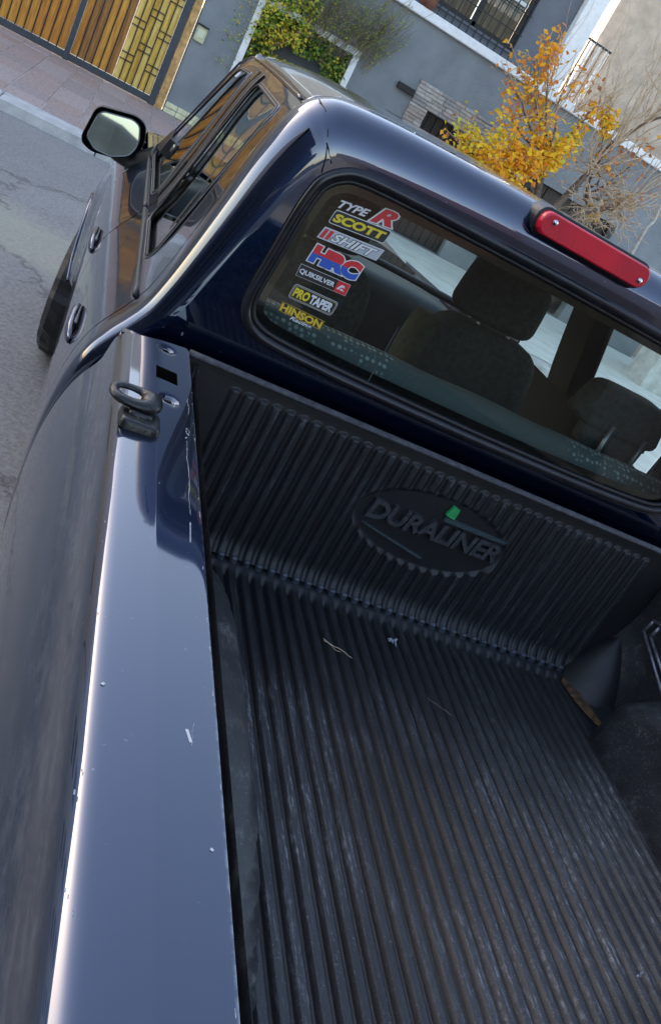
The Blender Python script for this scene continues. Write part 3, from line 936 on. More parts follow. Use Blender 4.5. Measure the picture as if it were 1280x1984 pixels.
for _ in range(260):
    x = random.uniform(1.1, 2.35); z0 = random.uniform(1.9, 2.3)
    x2 = x + random.uniform(-.1, .45); z2 = z0 + random.uniform(.4, 1.0)
    pts = wig((x - 1.2, -random.uniform(.02, .2), z0 - 1.1), (x2 - 1.2, -random.uniform(.05, .35), z2 - 1.1), 5, .12)
    b.tube(pts, .003, 3, 0)
    for p in pts[1:]:
        for _k in range(2):
            leaf(b, p + Vector([random.uniform(-.03, .03) for _i in range(3)]), .028, random.choice((1, 2, 2, 3)))
b.build('fine_sprays', None, ivy, mats=[TWIG2, L_GREEN[0], L_GREEN[2], L_GREEN[4]])
tag([c for c in ivy.children if c.name.startswith('fine')][0], kind='stuff')

# orange tree
TY = 11.6
tree = thing('autumn_tree', 'young street tree with orange and yellow autumn leaves in front of the grey house', 'tree', (5.3, TY, ZP))
def T(x, z, dy=0): return Vector((x - 5.3, dy, z - ZP))
b = MB()
trunk = [T(5.42, ZP), T(5.36, .7, .03), T(5.26, 1.4), T(5.14, 1.78), T(5.02, 2.1)]
b.tube(spline(trunk, 5), [.085 - .002 * i for i in range(21)], 10)
tr = b.build('trunk', BARK, tree, True)
clusters = [  # x, z, radius, weights yellow amber orange lime russet, count
    (4.12, 1.80, .26, (5, 5, 1, 2, 0), 240), (4.42, 1.84, .27, (4, 6, 2, 1, 0), 260), (3.86, 1.92, .24, (3, 1, 0, 4, 0), 110), (4.35, 2.12, .28, (5, 5, 1, 1, 0), 200),
    (4.70, 2.02, .24, (4, 6, 2, 0, 0), 170), (4.70, 2.40, .26, (5, 5, 2, 1, 0), 110), (5.05, 2.28, .22, (6, 4, 1, 2, 0), 200), (5.22, 2.60, .20, (6, 3, 0, 2, 0), 110), (4.62, 2.75, .26, (2, 5, 4, 0, 1), 70),
    (4.30, 2.95, .25, (2, 5, 5, 0, 1), 70), (4.08, 3.18, .20, (1, 4, 5, 0, 2), 60), (4.02, 3.46, .17, (0, 5, 6, 0, 1), 90), (3.86, 2.9, .2, (0, 1, 3, 0, 3), 26),
    (5.50, 3.05, .14, (7, 4, 1, 1, 0), 120), (5.15, 3.15, .14, (1, 3, 5, 0, 1), 40), (6.62, 2.30, .11, (1, 6, 4, 0, 0), 50), (6.27, 1.86, .10, (7, 3, 0, 1, 0), 60), (3.55, 1.95, .2, (1, 0, 0, 4, 1), 50),
    (4.05, 2.45, .25, (2, 2, 2, 1, 1), 60), (5.85, 2.62, .25, (0, 1, 3, 0, 4), 36), (6.2, 2.8, .3, (0, 1, 2, 0, 5), 26), (4.55, 3.3, .3, (0, 1, 4, 0, 3), 36)]
fol = MB(); br = MB(); tw = MB()
for (cx, cz, r, w, n) in clusters:
    w = (w[0] * 1.5 + .5, w[1], w[2] * .55, w[3] * .8, w[4] * .5); n = int(n * .85)
    cy = random.uniform(-.25, .2)
    c = T(cx, cz, cy)
    src = T(5.02, 2.1) if cz > 2.05 else T(5.18, 1.6)
    if cx > 5.4: src = T(5.9, 2.0)
    pts = wig(src, c, 7, .16)
    br.tube(pts, [.024 - .0026 * i for i in range(8)], 6)
    for _ in range(9):
        e = c + Vector((random.gauss(0, r * .8), random.gauss(0, r * .6), random.gauss(.05, r * .8)))
        tp = wig(pts[random.randint(4, 7)], e, 5, .1)
        tw.tube(tp, [.009, .008, .007, .006, .005, .004], 4)
        for _k in range(int(n / 5.5)):
            t = random.uniform(.25, 1) * 4.99
            p = tp[int(t)].lerp(tp[int(t) + 1], t % 1) + Vector([random.gauss(0, r * .30) for _i in range(3)])
            leaf(fol, p, .092, random.choices(range(5), w)[0], .35)
tag(fol.build('foliage', None, tree, mats=L_ORANGE), kind='stuff')
br.build('branches', BARK, tree, True)
tag(tw.build('twigs', TWIG, tree), kind='stuff')

# the bare tree beside it
bare = thing('bare_tree', 'leafless tree with tangled pale twigs right of the orange tree', 'tree', (5.9, TY - .2, ZP))
def T2(x, z, dy=0): return Vector((x - 5.9, dy, z - ZP))
b = MB()
b.tube(spline([T2(5.55, ZP), T2(5.5, .9), T2(5.42, 1.5), T2(5.55, 2.05), T2(5.62, 2.35)], 5), [.085 - .0022 * i for i in range(21)], 10)
b.tube(spline([T2(5.45, 1.45), T2(5.75, 1.72), T2(6.1, 1.98, -.05), T2(6.4, 2.12)], 5), [.055 - .0022 * i for i in range(16)], 8)
b.tube(spline([T2(5.6, 2.3), T2(5.75, 2.8, .1), T2(6.0, 3.3), T2(6.25, 3.55)], 5), [.035 - .0012 * i for i in range(16)], 8)
b.build('trunk', BARK, bare, True)
b = MB()
hubs = [T2(6.15, 2.02), T2(6.3, 2.1, -.1), T2(6.4, 2.12), T2(5.9, 1.9), T2(5.6, 2.3), T2(5.62, 2.4), T2(6.05, 2.25)]
for _ in range(85):
    h = random.choice(hubs)
    a = random.uniform(0, 2 * math.pi)
    L = random.uniform(.2, .75)
    e = h + Vector((math.cos(a) * L * 1.1, random.uniform(-.5, .4), math.sin(a) * L * .8))
    pts = wig(h, e, 8, .22)
    b.tube(pts, [.013, .012, .011, .010, .009, .008, .007, .006, .005], 4)
    for _k in range(3):
        q0 = pts[random.randint(3, 8)]
        b.tube(wig(q0, q0 + Vector([random.uniform(-.22, .22) for _i in range(3)]), 4, .08), [.005, .004, .004, .003, .002], 3)
for _ in range(60):   # long whips up and to the right
    h = random.choice([T2(5.6, 2.3), T2(6.25, 3.55), T2(6.0, 3.3), T2(6.4, 2.12), T2(5.75, 2.8)])
    e = h + Vector((random.uniform(-.6, 1.6), random.uniform(-.5, .5), random.uniform(.6, 2.4)))
    pts = wig(h, e, 9, .28)
    b.tube(pts, [.012 - .0009 * i for i in range(10)], 4)
    for _k in range(2):
        i0 = random.randint(3, 8)
        q0 = pts[i0]
        b.tube(wig(q0, q0 + (pts[9] - pts[0]) * random.uniform(.15, .35) + Vector([random.uniform(-.2, .2) for _i in range(3)]), 4, .08), [.006, .005, .004, .003, .002], 3)
for _ in range(50):
    h = random.choice([T2(4.6, 2.4), T2(4.3, 2.9), T2(4.9, 2.9), T2(5.2, 3.1)])
    e = h + Vector((random.uniform(-.5, .9), random.uniform(-.3, .3), random.uniform(.4, 1.7)))
    b.tube(wig(h, e, 8, .18), [.006 - .0005 * i for i in range(9)], 3)
tag(b.build('twigs', TWIG, bare), kind='stuff')
b = MB()
for _ in range(150):
    h = random.choice(hubs) + Vector((random.gauss(0, .3), random.gauss(0, .2), random.gauss(.15, .3)))
    leaf(b, h, .06, random.choice((0, 1, 1)), .5)
tag(b.build('dry_leaves', None, bare, mats=[L_ORANGE[4], leafmat('leaf_dry', (0.42, 0.22, 0.11))]), kind='stuff')

bir = thing('slender_pale_tree', 'slender pale barked sapling at the right edge beside the concrete pier', 'tree', (7.25, TY, ZP))
b = MB()
b.tube(spline([(0, 0, 0), (-.03, 0, .8), (-.05, 0, 1.45), (-.10, 0, 2.05), (-.06, 0, 2.25), (-.10, .03, 2.6), (-.02, .05, 3.3), (.1, .05, 4.2)], 5), [.040 - .0008 * i for i in range(36)], 8)
b.build('trunk', BIRCH, bir, True)
b = MB()
for _ in range(26):
    z = random.uniform(2.2, 4.1)
    b.tube(wig((-.08, 0, z), (random.uniform(-.9, .9), random.uniform(-.5, .5), z + random.uniform(.2, .9)), 7, .15), [.008 - .0008 * i for i in range(8)], 4)
tag(b.build('twigs', TWIG, bir), kind='stuff')

# ================================================================== the pickup truck
truck = thing('pickup_truck', 'dark navy pickup truck with black ribbed bed liner and racing stickers on its rear window', 'pickup truck', (0, 0, ZR))
_link = link
def link(name, verts, faces, m, parent=None, *a, **k):
    o = _link(name, verts, faces, m, parent, *a, **k)
    if parent is truck:
        o.location.z = -ZR
    return o
_mc = mirror_copy
def twin(o):
    c = _mc(o, truck)
    c.location.z = -ZR
    return c

# ---------- outline of the cab seen from behind (left half), from sill to roof centre
OUT = [(-.890, .40), (-.905, .477), (-.915, .608), (-.918, .76), (-.908, .885), (-.888, .965), (-.865, 1.012), (-.837, 1.056), (-.811, 1.105), (-.792, 1.167),
       (-.776, 1.234), (-.761, 1.303), (-.747, 1.371), (-.733, 1.441), (-.717, 1.502), (-.699, 1.552), (-.676, 1.592), (-.645, 1.617), (-.60, 1.632), (-.50, 1.642), (-.36, 1.648), (-.18, 1.652), (0, 1.653)]
OS = spline(OUT, 5)
OS = OS + [Vector((-p.x, p.y)) for p in OS[:-1]][::-1]
OL = [0.0]
for i in range(1, len(OS)):
    OL.append(OL[-1] + (OS[i] - OS[i - 1]).length)
def ops(s):
    x = interp(s, OL, [p.x for p in OS]); z = interp(s, OL, [p.y for p in OS])
    return x, z
LEFTN = len(OS) // 2
ZL = [p.y for p in OS[:LEFTN + 1]]
SL = OL[:LEFTN + 1]
def s_of(z):
    return interp(z, ZL, SL)
def shell(y, s, off=0.0):
    x, z = ops(s)
    g = max(0, min(1, (z - .92) / .55))
    k = 1 - (0.036 * smooth01(y / 1.1) + .012 * max(0, y - 1)) * g
    x *= k
    top = smooth01((z - 1.56) / .09)
    z += top * (0.010 * math.sin(math.pi * min(1, max(0, (y - .1) / 1.5))) - .03 * max(0, y - .9) ** 2)
    # swelling round the front wheel arch
    if y > 1.9 and z < 0.9:
        d = math.hypot(y - 2.66, z - .27)
        w = smooth01(1 - abs(d - .44) / .16)
        x += math.copysign(.028 * w, x)
    if off:
        x2, z2 = ops(s + .004); x1, z1 = ops(s - .004)
        tx, tz = x2 - x1, z2 - z1
        L = math.hypot(tx, tz)
        x += -tz / L * off * 1; z += tx / L * off
    return Vector((x, y, z))
def sidefn(off=0.0):
    # off > 0 moves outwards on the left flank
    return lambda y, s: shell(y, s, off)

# ---------- cab back with rounded edge
YB = 0.08
WLEFT = [(0, 1.551), (-.25, 1.549), (-.42, 1.546), (-.53, 1.540), (-.575, 1.522), (-.604, 1.492), (-.616, 1.455), (-.624, 1.397), (-.631, 1.31), (-.637, 1.24), (-.634, 1.195), (-.618, 1.163), (-.588, 1.143), (-.54, 1.132), (-.42, 1.125), (-.25, 1.121), (0, 1.119)]
WH = spline(WLEFT, 4)
WIN_OUT = [(p.x, p.y) for p in WH] + [(-p.x, p.y) for p in WH[1:-1]][::-1]
def inset(poly, d):
    n = len(poly); out = []
    for i in range(n):
        a = Vector(poly[i - 1]); b = Vector(poly[(i + 1) % n])
        t = (b - a).normalized()
        nrm = Vector((-t.y, t.x))
        p = Vector(poly[i]) + nrm * d
        out.append((p.x, p.y))
    return out
area = sum(WIN_OUT[i - 1][0] * WIN_OUT[i][1] - WIN_OUT[i][0] * WIN_OUT[i - 1][1] for i in range(len(WIN_OUT)))
SG = 1 if area > 0 else -1
def win_in(d): return inset(WIN_OUT, d * SG)
def rad(z):
    return interp(z, [.4, .95, 1.08, 1.3, 1.5, 1.6, 1.66], [.034, .036, .054, .074, .094, .100, .085])
nO = len(OS)
NR = 9
V = []; F = []
for i in range(nO):
    p = OS[i]
    a = OS[max(i - 1, 0)]; b = OS[min(i + 1, nO - 1)]
    t = (b - a).normalized()
    nrm = Vector((t.y, -t.x))      # inward for the left-to-right run
    r = rad(p.y)
    V.append(shell(0.190, OL[i]))
    V.append(shell(0.186, OL[i]))
    for k in range(NR + 1):
        an = math.pi / 2 * k / NR
        d = r * (1 - math.cos(an)); y = YB + r * (1 - math.sin(an))
        q = Vector((p.x, p.y)) + nrm * d
        V.append(Vector((q.x, y, q.y)))
    q = Vector((p.x, p.y)) + nrm * (r + .008)
    V.append(Vector((q.x, YB, q.y)))
W_ = NR + 4
for i in range(nO - 1):
    for k in range(W_ - 1):
        a = i * W_ + k
        F.append((a, a + W_, a + W_ + 1, a + 1))
inner = [V[i * W_ + W_ - 1] for i in range(nO)]
# flat field between the rounded edge and the window
loop1 = [(v.x, v.z) for v in inner]
pts2 = loop1[:]
E1 = [(i, (i + 1) % len(loop1)) for i in range(len(loop1))]
hole = WIN_OUT
b0 = len(pts2); pts2 += hole
E1 += [(b0 + i, b0 + (i + 1) % len(hole)) for i in range(len(hole))]
r_ = delaunay_2d_cdt([Vector(p) for p in pts2], E1, [], 0, 1e-7)
base = len(V)
remap = {}
for i, v in enumerate(r_[0]):
    oi = r_[3][i]
    remap[i] = len(V); V.append(Vector((v.x, YB, v.y)))
for f in r_[2]:
    c = sum((r_[0][i] for i in f), Vector((0, 0))) / len(f)
    if pip(c, loop1) and not pip(c, hole):
        q = [remap[i] for i in f]
        F.append(tuple(q))
cab_back = link('cab_back', V, F, PAINT, truck, True)
bpy.context.view_layer.objects.active = cab_back
import bmesh
bm = bmesh.new(); bm.from_mesh(cab_back.data)
bmesh.ops.delete(bm, geom=[f for f in bm.faces if f.calc_area() < 1e-9], context='FACES_ONLY')
bm.normal_update()
# every face looks out of the cab: to the rear, to the sides or up
fl_ = [f for f in bm.faces if f.normal.dot(Vector((f.calc_center_median().x, -.55, f.calc_center_median().z - .9 if f.calc_center_median().z > 1.5 else 0)).normalized()) < 0]
bmesh.ops.reverse_faces(bm, faces=fl_)
for f in bm.faces:
    if all(abs(v.co.y - YB) < 1e-5 for v in f.verts):
        f.smooth = False
bm.to_mesh(cab_back.data); bm.free()
md = cab_back.modifiers.new('thickness', 'SOLIDIFY'); md.thickness = .012; md.offset = -1; md.use_rim = False
# fine joint between roof and pillar, left and right
for s_ in (-1, 1):
    b = MB()
    pts = []
    for (x, z) in ((-.655, 1.611), (-.640, 1.600), (-.625, 1.570), (-.610, 1.53), (-.604, 1.50)):
        # find y on the rounded edge
        d = min((Vector((x, z)) - q).length for q in OS)
        r = rad(z)
        y = YB if d >= r else YB + r - math.sqrt(max(0, r * r - (r - d) ** 2))
        pts.append((s_ * -x if s_ > 0 else x, y - .0005, z))
    b.tube(pts, .0016, 5)
    b.build('panel_joint', RUBBER_MATT, truck, True)

# ---------- rear window
def ring_sweep(name, poly, y, ru, rw, m, parent, n=8):
    b = MB()
    b.tube([(p[0], y, p[1]) for p in poly], 1.0, n, closed=True, up=(0, -1, 0), flat=(ru, rw))
    return b.build(name, m, parent, True)
rw = thing('rear_window', None, None); del_me = rw
bpy.data.objects.remove(rw)
glass = panel('rear_window', win_in(.016), [], lambda x, z: (x, YB + .010, z), GLASS_REAR, truck, step=.08, estep=.02, smooth=False)
ring_sweep('window_seal', win_in(.010), YB + .001, .013, .0125, SEAL, glass)
ring_sweep('seal_lip', win_in(.026), YB + .004, .006, .006, RUBBER, glass)
fi = win_in(.050)
panel('black_border', win_in(.02), [fi], lambda x, z: (x, YB + .0125, z), FRIT, glass, step=.05, estep=.02, smooth=False)
b = MB(); b.box((-.300, YB + .0085, 1.14), (-.2975, YB + .0098, 1.29)); b.build('pane_edge', GREYPLASTIC, glass)

# ---------- side panels, doors and windows (left, then mirrored)
def sz(poly): return [(y, s_of(z)) for y, z in poly]
def spanel(name, poly, holes, m, parent, off=0.0, r=0.0, rh=0.0, **k):
    P = rounded(sz(poly), r) if r else dens(sz(poly), .02)
    H = [rounded(sz(h), rh) for h in holes]
    return panel(name, P, H, sidefn(off), m, parent, **k)
RW = [(.46, 1.10), (.93, 1.10), (.93, 1.55), (.30, 1.55)]
FWN = [(1.20, 1.105), (1.97, 1.105), (1.52, 1.54), (1.20, 1.55)]
rear_door = spanel('rear_door', [(.197, .42), (1.075, .42), (1.075, 1.588), (.197, 1.588)], [RW], PAINT, truck, step=.035, estep=.018, rh=.05, thick=.0, flip=True)
front_door = spanel('front_door', [(1.085, .42), (2.02, .42), (2.02, 1.12), (1.60, 1.556), (1.50, 1.588), (1.085, 1.588)], [FWN], PAINT, truck, step=.035, estep=.018, rh=.05, flip=True)
def winpart(door, poly, nm):
    g = spanel('window', poly, [], GLASS_SIDE, door, off=-.010, r=.05, step=.06, estep=.02, smooth=True, flip=True)
    b = MB()
    P = rounded(sz(poly), .05)
    b.tube([shell(y, s, .001) for y, s in P], .0042, 6, closed=True)
    b.build('window_seal', RUBBER, door, True)
    # lit beading just outside the rubber
    cx = sum(p[0] for p in P) / len(P); cs = sum(p[1] for p in P) / len(P)
    b = MB()
    b.tube([shell(cx + (y - cx) * 1.02, cs + (s - cs) * 1.035, .001) for y, s in P], .0016, 5, closed=True)
    b.build('window_bead', STEEL, door, True)
winpart(rear_door, RW, 'rear')
winpart(front_door, FWN, 'front')
o = spanel('window_divider', [(.50, 1.18), (.53, 1.18), (.50, 1.545), (.47, 1.545)], [], RUBBER_MATT, rear_door, off=.0, step=.05, flip=True)
def pillar(y0, y1, off, m, nm, z0=1.13, z1=1.575, par=None):
    return spanel(nm, [(y0, z0), (y1, z0), (y1, z1), (y0, z1)], [], m, par or front_door, off=off, step=.03, flip=True)
pillar(.965, 1.045, .004, RUBBER_MATT, 'pillar_trim', par=rear_door)
pillar(1.10, 1.165, .004, RUBBER_MATT, 'pillar_trim')
pillar(1.0455, 1.055, .007, CHROME, 'bright_strip', par=rear_door)
pillar(1.088, 1.097, .007, CHROME, 'bright_strip')
pillar(.945, .955, .006, STEEL, 'bright_strip', par=rear_door)
# drip rail over the doors
b = MB(); b.tube([shell(y, s_of(1.592), .002) for y in frange(.23, 1.55, 24)] + [shell(1.64, s_of(1.55), .003), shell(1.98, s_of(1.18), .003)], .004, 6)
drip = b.build('drip_rail', PAINT, truck, True)
# waist moulding strips
for dr, y0, y1 in ((rear_door, .21, 1.07), (front_door, 1.09, 2.0)):
    b = MB(); b.tube([shell(y, s_of(1.080), .002) for y in frange(y0, y1, 14)], .007, 6, flat=(1, 1)); b.build('waist_seal', RUBBER, dr, True)
def handle(dr, y):
    b = MB()
    n = 14
    # recess dish
    Vv = [shell(y, s_of(.88), .0015)]
    for k in range(n):
        an = 2 * math.pi * k / n
        Vv.append(shell(y - .01 + math.cos(an) * .045, s_of(.872 + math.sin(an) * .024), .0022))
    b.add(Vv, [(0, 1 + k, 1 + (k + 1) % n) for k in range(n)])
    b.build('handle_recess', RUBBER_MATT, dr)
    b = MB()
    pts = [shell(y - .085, s_of(.878), .003), shell(y - .06, s_of(.882), .010), shell(y - .02, s_of(.886), .014), shell(y + .04, s_of(.890), .014), shell(y + .085, s_of(.896), .010), shell(y + .115, s_of(.902), .002)]
    b.tube(spline(pts, 4), [.010, .012, .014, .016, .018, .019, .020, .021, .021, .022, .022, .022, .022, .022, .021, .02, .018, .014, .010, .006, .003], 8, up=(1, 0, 0), flat=(.45, 1.0))
    b.build('handle', PAINT, dr, True)
handle(rear_door, .42)
handle(front_door, 1.22)
# sill, fender, flare
ARCH = [(2.66 + .43 * math.cos(a), .27 + .43 * math.sin(a)) for a in frange(math.pi * 1.12, -math.pi * .12, 22)]
fpoly = [(2.03, .42)] + [p for p in ARCH if p[1] > .42] + [(3.5, .42), (3.5, .98), (2.05, 1.06), (2.03, 1.06)]
fender = spanel('front_fender', fpoly, [], PAINT, truck, step=.04, flip=True)
b = MB(); b.tube([shell(y, s_of(max(z, .41)), .004) for y, z in ARCH], .008, 8); b.build('arch_lip', PAINT, fender, True)
b = MB()
b.box((-.87, .16, .30), (-.60, 2.05, .415)); sill = b.build('sill', CABINDARK, truck)
# corner lamp at the front of the fender
b = MB(); b.add([(-.912, 3.30, .72), (-.90, 3.49, .72), (-.895, 3.49, .84), (-.907, 3.30, .84)], [(0, 1, 2, 3)]); b.build('side_lamp', mat('amber_lens', (.6, .2, .02), .2), fender)
for p in (rear_door, front_door, fender, sill, drip):
    twin(p)
# roof
panel('roof', dens([(.197, s_of(1.5895)), (1.50, s_of(1.5895)), (1.60, OL[LEFTN] * .88), (1.64, OL[LEFTN]), (1.60, 2 * OL[LEFTN] - OL[LEFTN] * .88), (1.50, 2 * OL[LEFTN] - s_of(1.5895)), (.197, 2 * OL[LEFTN] - s_of(1.5895))], .03), [],
      sidefn(0), PAINT, truck, step=.06, estep=.03, thick=.03, mats=[PAINT, CABINDARK], flip=True)

# ---------- windscreen, bonnet, front
def wsf(u, v):
    # u across -1..1, v 0 bottom .. 1 top
    x = u * (.72 - .10 * v)
    y = 2.14 - .10 * u * u - v * (.54)
    z = 1.10 + .50 * v - .02 * u * u * v
    return Vector((x, y, z))
ws = grid('windscreen', frange(-1, 1, 15), frange(0, 1, 9), wsf, GLASS_FRONT, truck)
b = MB(); b.tube([wsf(u, 0) for u in frange(-1, 1, 25)], .018, 8); b.build('cowl_seal', RUBBER, ws, True)
b = MB(); b.tube([wsf(u, 1) for u in frange(-1, 1, 25)], .022, 8); b.build('header', CABINDARK, ws, True)
for s_ in (-1, 1):
    b = MB(); b.tube([wsf(s_ * 1.0, v) + Vector((s_ * .012, 0, 0)) for v in frange(0, 1.02, 10)], .028, 8, flat=(1, .7)); b.build('windscreen_pillar', PAINT, truck, True)
hood = grid('bonnet', frange(-.80, .80, 17), frange(2.16, 3.55, 14),
            lambda x, y: Vector((x, y, 1.075 - .035 * ((y - 2.16) / 1.4) - .11 * smooth01((y - 3.25) / .35) - .05 * abs(x / .8) ** 4 + .012 * smooth01((.35 - abs(x)) / .1))), PAINT, truck)
b = MB(); b.tube([(-.45, 2.12, 1.11), (-.2, 2.07, 1.15), (.12, 2.06, 1.16)], .006, 6); b.build('wiper', RUBBER_MATT, ws, True)
b = MB(); b.box((-.80, 3.44, .42), (.80, 3.52, .93), bev=.02); gr = b.build('grille_panel', PAINT, truck)
for k in range(5):
    b = MB(); b.box((-.42, 3.521, .58 + k * .06), (.42, 3.54, .61 + k * .06)); b.build('grille_bar', STEEL, gr)
for s_ in (-1, 1):
    b = MB(); b.box((s_ * .62 - .15, 3.521, .66), (s_ * .62 + .15, 3.55, .86), bev=.01); b.build('headlight', CHROME, gr)
b = MB(); b.box((-.90, 3.46, .30), (.90, 3.66, .50), bev=.03); b.build('front_bumper', GREYPLASTIC, truck)
b = MB(); b.box((-.80, .10, .28), (.80, 3.4, .34)); b.box((-.30, -1.8, .25), (.30, .1, .33)); b.build('underbody', CABINDARK, truck)

# ---------- wheels
def wheel(x, y, steer, side):
    piv = bpy.data.objects.new('wheel', None); COL.objects.link(piv); piv.parent = truck
    piv.location = (x, y, .28 - ZR); piv.rotation_euler.z = steer
    R = .38
    prof_ = [(-.115, .24), (-.125, .30), (-.118, .345), (-.095, .372), (-.05, R), (.05, R), (.095, .372), (.118, .345), (.125, .30), (.115, .24)]
    n = 72
    V = []; F = []
    for k in range(n):
        an = 2 * math.pi * k / n
        for j, (px_, pr) in enumerate(prof_):
            rr = pr
            if 2 <= j <= 7:
                if j in (2, 3): g = (k % 4 < 2)
                elif j in (6, 7): g = ((k + 2) % 4 < 2)
                else: g = (k % 6 < 4)
                rr = pr - (0 if g else .010)
            V.append((px_, math.cos(an) * rr, math.sin(an) * rr))
    m_ = len(prof_)
    for k in range(n):
        for j in range(m_ - 1):
            a = k * m_ + j; b2 = ((k + 1) % n) * m_ + j
            F.append((a, b2, b2 + 1, a + 1))
    t = _link('tyre', V, F, RUBBER, piv)
    b = MB()
    b.tube([(side * .085, 0, 0), (side * .105, 0, 0)], [.20, .235], 28)
    b.tube([(side * .105, 0, 0), (side * .125, 0, 0)], [.07, .06], 16)
    for q in range(6):
        a = q * math.pi / 3
        b.tube([(side * .108, .06 * math.cos(a), .06 * math.sin(a)), (side * .112, .23 * math.cos(a), .23 * math.sin(a))], .02, 6)
    bpy_o = b.build('rim', STEEL, piv, True)
    b = MB(); b.tube([(-.10, 0, 0), (.10, 0, 0)], [.24, .24], 28, cap=False); b.build('rim_barrel', STEEL, piv, True)
wheel(-.815, 2.65, math.radians(-7), -1)
wheel(.80, 2.65, math.radians(-7), 1)
wheel(-.79, -.76, 0, -1)
wheel(.79, -.76, 0, 1)

# ---------- door mirror
def mirror_assembly():
    body = [(-.845, 1.112), (-.862, 1.168), (-.905, 1.184), (-1.040, 1.156), (-1.056, 1.135), (-1.070, 1.025), (-1.060, 1.000), (-1.02, .985), (-.935, 1.000), (-.875, 1.030), (-.850, 1.06)]
    cx, cz = -.955, 1.09
    P = rounded([(x, z) for x, z in body], .02, 4)
    n = len(P)
    V = []; F = []
    rings = [(2.075, .985), (2.07, 1.0), (2.085, 1.02), (2.13, 1.0), (2.17, .88), (2.20, .62), (2.21, .2)]
    for (y, k) in rings:
        for (x, z) in P:
            V.append((cx + (x - cx) * k, y, cz + (z - cz) * k))
    for r in range(len(rings) - 1):
        for i in range(n):
            j = (i + 1) % n
            F.append((r * n + i, r * n + j, (r + 1) * n + j, (r + 1) * n + i))
    F.append(tuple(range((len(rings) - 1) * n, len(rings) * n)))
    hs = link('door_mirror', V, F, RUBBER, truck, True)
    gp_ = rounded([(-.868, 1.108), (-.884, 1.156), (-.915, 1.166), (-1.025, 1.143), (-1.040, 1.124), (-1.052, 1.035), (-1.010, 1.003), (-.945, 1.004), (-.885, 1.035), (-.868, 1.07)], .014, 4)
    tilt = math.radians(4.9)
    def gf(k, dy):
        return [Vector((cx + (x - cx) * k, 2.069 + dy - (z - cz) * math.tan(tilt) * -1.0, cz + (z - cz) * k)) for x, z in gp_]
    def fn_(k, dy):
        return [(cx + (x - cx) * k, 2.062 + dy + (z - cz) * math.tan(tilt) - (x - cx) * math.tan(math.radians(1.2)), cz + (z - cz) * k) for x, z in gp_]
    # tilted so that it looks up a little: the top leans away from the viewer
    g = fn_(1, 0)
    _link('mirror_glass', g, [tuple(range(len(g)))], MIRROR, hs)
    b = MB(); b.tube(g, .0025, 5, closed=True); b.build('glass_rim', STEEL, hs, True)
    b = MB(); g2 = fn_(1.06, .003); g3 = fn_(1.0, .001)
    n2 = len(g2)
    b.add(g2 + g3, [(i, (i + 1) % n2, n2 + (i + 1) % n2, n2 + i) for i in range(n2)]); b.build('inner_bezel', RUBBER_MATT, hs)
    b = MB(); b.tube(spline([(-.93, 2.13, 1.03), (-.87, 2.12, 1.02), (-.83, 2.05, 1.05), (-.78, 1.98, 1.10)], 4), [.045, .045, .044, .042, .04, .04, .04, .04, .04, .042, .044, .046, .05], 10, flat=(1, .6)); b.build('arm', RUBBER, hs, True)
    b = MB(); b.add([shell(1.80, s_of(1.14), .012), shell(2.03, s_of(1.12), .012), shell(1.93, s_of(1.22), .012), shell(1.80, s_of(1.20), .012),
                     shell(1.80, s_of(1.14), -.01), shell(2.03, s_of(1.12), -.01), shell(1.93, s_of(1.22), -.01), shell(1.80, s_of(1.20), -.01)],
                    [(0, 1, 2, 3), (4, 7, 6, 5), (0, 4, 5, 1), (1, 5, 6, 2), (2, 6, 7, 3), (3, 7, 4, 0)]); b.build('mirror_foot', RUBBER, hs)
    return hs
hs = mirror_assembly()
twin(hs)

# ---------- third brake light
def capsule(x0, x1, z0, z1, yb, yf, nseg=8):
    r = (z1 - z0) / 2; zc = (z0 + z1) / 2
    out = []
    for k in range(nseg + 1):
        a = math.pi / 2 + math.pi * k / nseg
        out.append((x0 + r + math.cos(a) * r * .8, zc + math.sin(a) * r))
    for k in range(nseg + 1):
        a = -math.pi / 2 + math.pi * k / nseg
        out.append((x1 - r + math.cos(a) * r * .8, zc + math.sin(a) * r))
    return out
def lens_body(P, rings, cx, cz):
    n = len(P); V = []; F = []
    for (y, k, dz) in rings:
        for x, z in P:
            V.append((x - math.copysign((1 - k) * .03, x - cx), y, cz + (z - cz) * k + dz))
    for r in range(len(rings) - 1):
        for i in range(n):
            j = (i + 1) % n
            F.append((r * n + i, (r + 1) * n + i, (r + 1) * n + j, r * n + j))
    F.append(tuple(range((len(rings) - 1) * n, len(rings) * n))[::-1])
    return V, F
RED, nt_, b_ = new_mat('red_lens')
setp(b_, col=(0.42, 0.004, 0.018), rough=0.42, coat=0.35, coatr=0.12)
tcx = nn(nt_, 'ShaderNodeTexCoord')
wv = nn(nt_, 'ShaderNodeTexWave', i_Scale=60.0); wv.bands_direction = 'X'
nt_.links.new(tcx.outputs['Object'], wv.inputs['Vector'])
bpz = nn(nt_, 'ShaderNodeBump', i_Strength=.25, i_Distance=.002)
nt_.links.new(wv.outputs['Fac'], bpz.inputs['Height']); nt_.links.new(bpz.outputs[0], b_.inputs['Normal'])
nzr = nn(nt_, 'ShaderNodeTexNoise', i_Scale=9.0)
nt_.links.new(tcx.outputs['Object'], nzr.inputs['Vector'])
nt_.links.new(mixc(nt_, ramp(nt_, nzr.outputs['Fac'], .35, .65), (0.80, 0.004, 0.03), (0.60, 0.004, 0.03)), b_.inputs['Base Color'])
P = capsule(-.160, .152, 1.600, 1.650, 0, 0)
V, F = lens_body(P, [(.12, 1.0, 0), (.066, 1.0, 0), (.058, .97, 0), (.0545, .91, 0), (.0535, .84, 0), (.0535, .82, 0), (.0535, .78, 0)], 0, 1.625)
